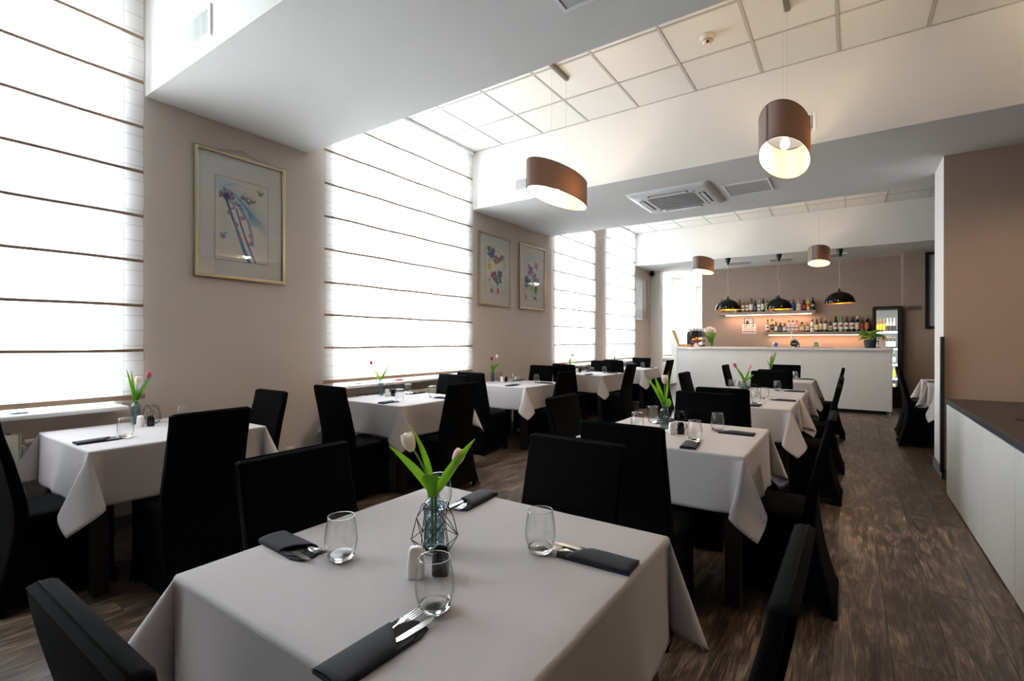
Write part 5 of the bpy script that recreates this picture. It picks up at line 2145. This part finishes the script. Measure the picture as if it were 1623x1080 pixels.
# coffee machine
t_ = thing('coffee_machine', 'black coffee machine with cups on top at the left of the bar', 'coffee machine', (-2.80, 11.36, ZB))
rs_ = []
for y, pts_ in ((-.20, 0), (.16, 0)):
    pf = [(-.16, 0), (-.165, .18), (-.155, .31), (-.11, .345), (.14, .345), (.155, .28), (.15, .22), (-.02, .19), (-.02, .04), (.15, .04), (.15, 0)]
    rs_.append([(x, y, z) for x, z in pf])
MB().rings(rs_).build('body', mat('machine_black', '#15171a', .3), t_, bevel=.012)
MB().lathe([(.03, .14), (.045, .15), (.075, .20), (.08, .30), (.082, .33)], 24, c=(-.02, -.24)).build('bean_hopper', mat('smoked_plastic', '#2c2725', .12, coat=.4), t_, True)
MB().lathe([(.03, .09), (.03, .15)], 18, c=(-.02, -.24)).build('group_head', M_steel, t_, True)
MB().tube([(.04, -.24, .10), (.04, -.24, .05)], .018, 12).build('steel_spout', M_steel, t_)
MB().tube([(.12, -.2, .145), (.24, -.26, .125)], [.010, .016], 10).build('handle', M_matt, t_)
MB().box(-.15, .15, -.27, -.19, 0, .025).build('drip_tray', M_steel, t_)
M_cup = mat('cup_porcelain', '#e9e9ea', .2)
cupm = MB().lathe([(.014, 0), (.022, .006), (.033, .045), (.036, .058), (.0335, .058), (.03, .045), (.018, .008)], 16).mesh('cup', M_cup, True)
for i in range(7):
    for j in range(2):
        o = bpy.data.objects.new('coffee_cup', cupm)
        COL.objects.link(o)
        o.location = (-2.90 + i * .063, 11.24 + j * .12, ZB + .346)
        tag(o, 'white cup, %s from the left in the %s row on the coffee machine' % (('first', 'second', 'third', 'fourth', 'fifth', 'sixth', 'seventh')[i], ('front', 'back')[j]), 'cup', 'cups on the coffee machine')
# fruit bowl
t_ = thing('fruit_stand', 'red fruit bowl on a pale stand beside the wooden box', 'bowl', (-2.715, 11.02, ZB))
MB().lathe([(.07, 0), (.068, .03), (.045, .07), (.03, .085)], 28).build('stand', mat('pink_glass', '#e3c8c4', .2), t_, True)
MB().lathe([(.03, .085), (.09, .105), (.125, .14), (.128, .145), (.118, .142), (.08, .112), (.001, .1)], 32, False, False).build('bowl', mat('red_bowl_glass', '#8c2f2c', .15), t_, 2)
for nm, x, y, z, r, m_, lab in (('orange', 0.0, .0, .165, .042, P_orng, 'orange on the middle of the fruit bowl'), ('lemon', -.07, .01, .152, .032, P_yel, 'yellow fruit at the left of the bowl'), ('lemon', .072, 0, .150, .032, P_yel, 'yellow fruit at the right of the bowl'), ('lime', .01, -.06, .148, .028, mat('lime_skin', '#56702a', .4), 'green fruit at the front of the bowl')):
    o = MB().lathe([(.001, -r), (r * .6, -r * .8), (r * .95, -r * .3), (r, 0), (r * .95, r * .35), (r * .6, r * .8), (.001, r)], 18).build(nm, m_, None, 2, (-2.715 + x, 11.02 + y, ZB + z))
    tag(o, lab, 'fruit')
# tall tulip vase on the bar
t_ = thing('flower_vase', 'tall clear glass vase of tulips on the bar top', 'vase', (-2.425, 11.10, ZB))
MB().lathe([(.045, 0), (.05, .01), (.04, .08), (.042, .16), (.055, .215), (.053, .215), (.04, .16), (.037, .08), (.044, .014)], 28, True, True).build('vessel', thin_glass('clear_vase', (.93, .96, .9), .6), t_, 2)
MB().lathe([(.001, .012), (.042, .012), (.036, .08), (.037, .14), (.001, .14)], 20).build('water', thin_glass('vase_water2', (.9, .93, .75), .3), t_, 1)
rs = random.Random(4)
ordn = ['first', 'second', 'third', 'fourth', 'fifth', 'sixth', 'seventh', 'eighth', 'ninth', 'tenth', 'last']
spots_t = []
for i in range(11):
    a_ = 2 * PI * i / 11
    r0 = rs.uniform(.05, .15)
    spots_t.append((r0 * math.cos(a_), r0 * math.sin(a_) * .7))
spots_t.sort(key=lambda q: q[0] * RGT.x + q[1] * RGT.y)
for i in range(11):
    tx, ty = spots_t[i]
    hz = rs.uniform(.30, .40)
    t2 = thing('tulip', 'pale tulip in the tall bunch on the bar, %s from the left' % ordn[i] if i < 10 else 'rightmost pale tulip in the tall bunch on the bar', 'tulip', (-2.425, 11.10, ZB + .015), 0, 'tulips in the bar vase')
    pts = bez((tx * .1, ty * .1, 0), (tx * .2, ty * .2, .2), (tx, ty, hz - .02), 8)
    MB().tube(pts, .0035, 6).build('stem', M_stem, t2, True)
    MB().lathe([(.004, -.025), (.018, -.012), (.021, .005), (.016, .022), (.004, .034)], 12, M=Matrix.Translation((tx, ty, hz))).build('bud', P_pale if i % 3 else P_white, t2, True)
    lp = bez((tx * .1, ty * .1, .02), (tx * .35, ty * .35, .2), (tx * 1.35 + .01, ty * 1.35, rs.uniform(.24, .34)), 8)
    leaf_mesh(lp, .032, Vector((0, -1, .1)).normalized()).build('leaf', M_leaf, t2, 2)

# small items on the bar
t_ = thing('blue_card', 'blue and white folded card standing tilted on the bar', 'card', (-1.235, 11.10, ZB))
MB().box(-.05, .05, -.004, .004, 0, .07, Matrix.Translation((0, 0, .035)) @ Matrix.Rotation(.55, 4, 'Y')).build('card', mat('card_blue', '#1f57a8', .4), t_)
MB().box(-.05, -.015, -.006, -.004, .0, .068, Matrix.Translation((0, 0, .035)) @ Matrix.Rotation(.55, 4, 'Y')).build('white_stripe', L_w, t_)
MB().box(-.06, .03, .0, .05, 0, .012).build('foot', mat('card_foot', '#c8c4c0', .5), t_)
o = tag(MB().box(-.56, .56, -.12, .12, 0, .006).build('drip_mat', mat('mat_blue', '#2f4468', .7), None, False, (-.80, 11.20, ZB)), 'thin dark blue bar mat lying under the beer tap', 'mat')
t_ = thing('beer_tap', 'chrome beer tap with a round black badge on the bar', 'tap', (-.88, 11.22, ZB + .006))
MB().lathe([(.055, 0), (.055, .012), (.03, .02)], 24).build('base', M_steel, t_, True)
pts = [(.07 - .10 * (1 - math.cos(q)), 0, .02 + .14 * math.sin(q)) for q in [PI * .62 * i / 12 for i in range(13)]]
MB().tube([(.07, 0, .0)] + pts, .016, 12).build('curved_body', mat('satin_steel', '#c4c6c8', .3, metal=.8), t_, True)
MB().box(-.10, -.02, -.02, .02, .150, .176).build('tap_head', M_pvc, t_, bevel=.006)
MB().tube([(-.055, 0, .17), (-.055, 0, .215), (-.06, 0, .31)], [.010, .013, .011], 10).build('tap_handle', M_pvc, t_, True)
MB().lathe([(.068, 0), (.068, .012)], 32, M=Matrix.Translation((-.01, -.03, .068)) @ Matrix.Rotation(PI / 2, 4, 'X')).build('badge', mat('badge_black', '#18241c', .25), t_)
sq = [(-.055 + .01 * i, -.0435, .068 + .008 * math.sin(i * 1.7)) for i in range(10)]
MB().tube(sq, .003, 5).build('badge_script', L_w, t_)
t_ = thing('oval_badge', 'oval green and white badge on a small easel on the bar', 'badge', (-.515, 11.12, ZB))
Mo = Matrix.Translation((0, 0, .065)) @ Matrix.Rotation(PI / 2, 4, 'X') @ Matrix.Scale(1.25, 4, Vector((1, 0, 0)))
MB().lathe([(.046, 0), (.046, .008)], 28, M=Mo).build('rim', L_w, t_)
MB().lathe([(.037, .008), (.037, .010)], 28, M=Mo).build('green_field', mat('badge_green', '#2c5c34', .4), t_)
MB().box(-.038, .038, -.0125, -.010, .058, .074).build('white_band', L_w, t_)
MB().tube([(-.06, .02, 0), (-.02, 0, .03)], .004, 6).build('easel_leg', M_wire, t_)
MB().tube([(.06, .02, 0), (.02, 0, .03)], .004, 6).build('easel_leg', M_wire, t_)
# potted plant
t_ = thing('potted_plant', 'green leafy plant in a dark blue pot at the right end of the bar', 'plant', (.33, 11.18, ZB))
MB().lathe([(.070, 0), (.085, .01), (.080, .03), (.088, .032), (.100, .145), (.102, .150), (.094, .150), (.090, .13), (.001, .128)], 32).build('pot', mat('navy_pot', '#20303c', .45), t_, True)
MB().lathe([(.001, .128), (.09, .130)], 20, False, False).build('soil', mat('soil', '#2a1d15', .9, noise=.3, nscale=60), t_)
rs = random.Random(12)
for i in range(30):
    a_ = rs.random() * 2 * PI
    rr = rs.uniform(.09, .26)
    hz = rs.uniform(.16, .33) - rr * .15
    if i < 5:
        a_ = (PI * .95, PI * .05, PI * 1.1, -.2, PI * .8)[i]
        rr, hz = (.25, .24, .20, .27, .22)[i], (.26, .20, .30, .17, .16)[i]
    e_ = Vector((rr * math.cos(a_), rr * math.sin(a_) * .8, hz))
    pts = bez((0, 0, .13), (e_.x * .35, e_.y * .35, hz + .08), e_, 8)
    MB().tube(pts[:6], .002, 5).build('stem', M_stem, t_)
    leaf_mesh(pts[3:], .055, Vector((0, -.3, 1)).normalized()).build('leaf', M_leaf, t_, 2)
# menu card
t_ = thing('menu_card', 'pink-white printed card with a gold seal beside the plant pot', 'card', (.49, 11.12, ZB))
MB().box(-.065, .065, -.002, .002, 0, .20).build('sheet', mat('card_paper', '#d8c8bc', .5), t_)
MB().box(-.058, -.02, -.003, -.002, .168, .185).build('header', L_k, t_)
MB().lathe([(.030, 0), (.030, .003)], 20, M=Matrix.Translation((.035, -.002, .175)) @ Matrix.Rotation(PI / 2, 4, 'X')).build('gold_seal', C_g, t_)
mb = MB()
for k, (z, w_) in enumerate(((.13, .06), (.10, .03), (.07, .05), (.05, .04))):
    mb.box(-.005, -.005 + w_, -.003, -.002, z, z + .006)
mb.build('printed_lines', L_g, t_)['kind'] = 'stuff'
mb = MB()
mb.box(-.058, -.032, -.003, -.002, .10, .14).box(-.056, -.036, -.003, -.002, .06, .09)
mb.build('printed_figure', mat('print_dark', '#5a5860', .5), t_)
MB().box(-.058, -.014, -.003, -.002, .008, .035).build('orange_block', L_o, t_)
MB().box(-.065, .065, 0, .06, 0, .006).build('stand', M_pvc, t_)

# ------------------------------------------------------------------ white cabinets at the right
CX, CY0, CY1 = .69, 1.2, 5.55
CT = .822
t_ = thing('sideboard', 'row of white-fronted cabinets along the right aisle', 'cabinet', (0, 0, 0))
MB().box(CX + .022, CX + .62, CY0, CY1, .07, CT - .045).build('carcass', M_lam, t_)
for a_, c in ((4.16, 5.55), (3.46, 4.16), (2.76, 3.46), (2.06, 2.76), (1.2, 2.06)):
    MB().box(CX, CX + .02, a_ + .0025, c - .0025, .012, CT - .048).build('door', M_lam, t_, bevel=.0015)
MB().box(CX + .05, CX + .6, CY0, CY1 - .02, 0, .07).build('plinth', M_matt, t_)
t_ = thing('worktop', 'dark slate-coloured worktop on the white cabinets', 'worktop', (0, 0, 0))
MB().box(CX - .004, 1.95, CY0 - .01, CY1 + .01, CT - .038, CT).build('slab', M_slate, t_, bevel=.002)
MB().box(CX - .0065, CX - .0045, CY0 - .01, CY1 + .01, CT - .037, CT - .001).build('edge_band', M_edge, t_)
o = tag(MB().lathe([(.045, 0), (.047, .004), (.044, .007), (.02, .007)], 28).build('cable_grommet', M_matt, None, True, (.90, 4.30, CT)), 'round black disc on the dark worktop at the right edge', 'disc')
o = tag(MB().box(.715, .745, 6.10, 6.145, .075, 1.355).build('wall_guard', M_matt, None, False, bevel=.003), 'narrow black upright strip on the corner of the white pillar', 'guard strip')
MB().box(.72, .745, 6.145, 6.169, .2, 1.25).build('batten', M_matt, o)
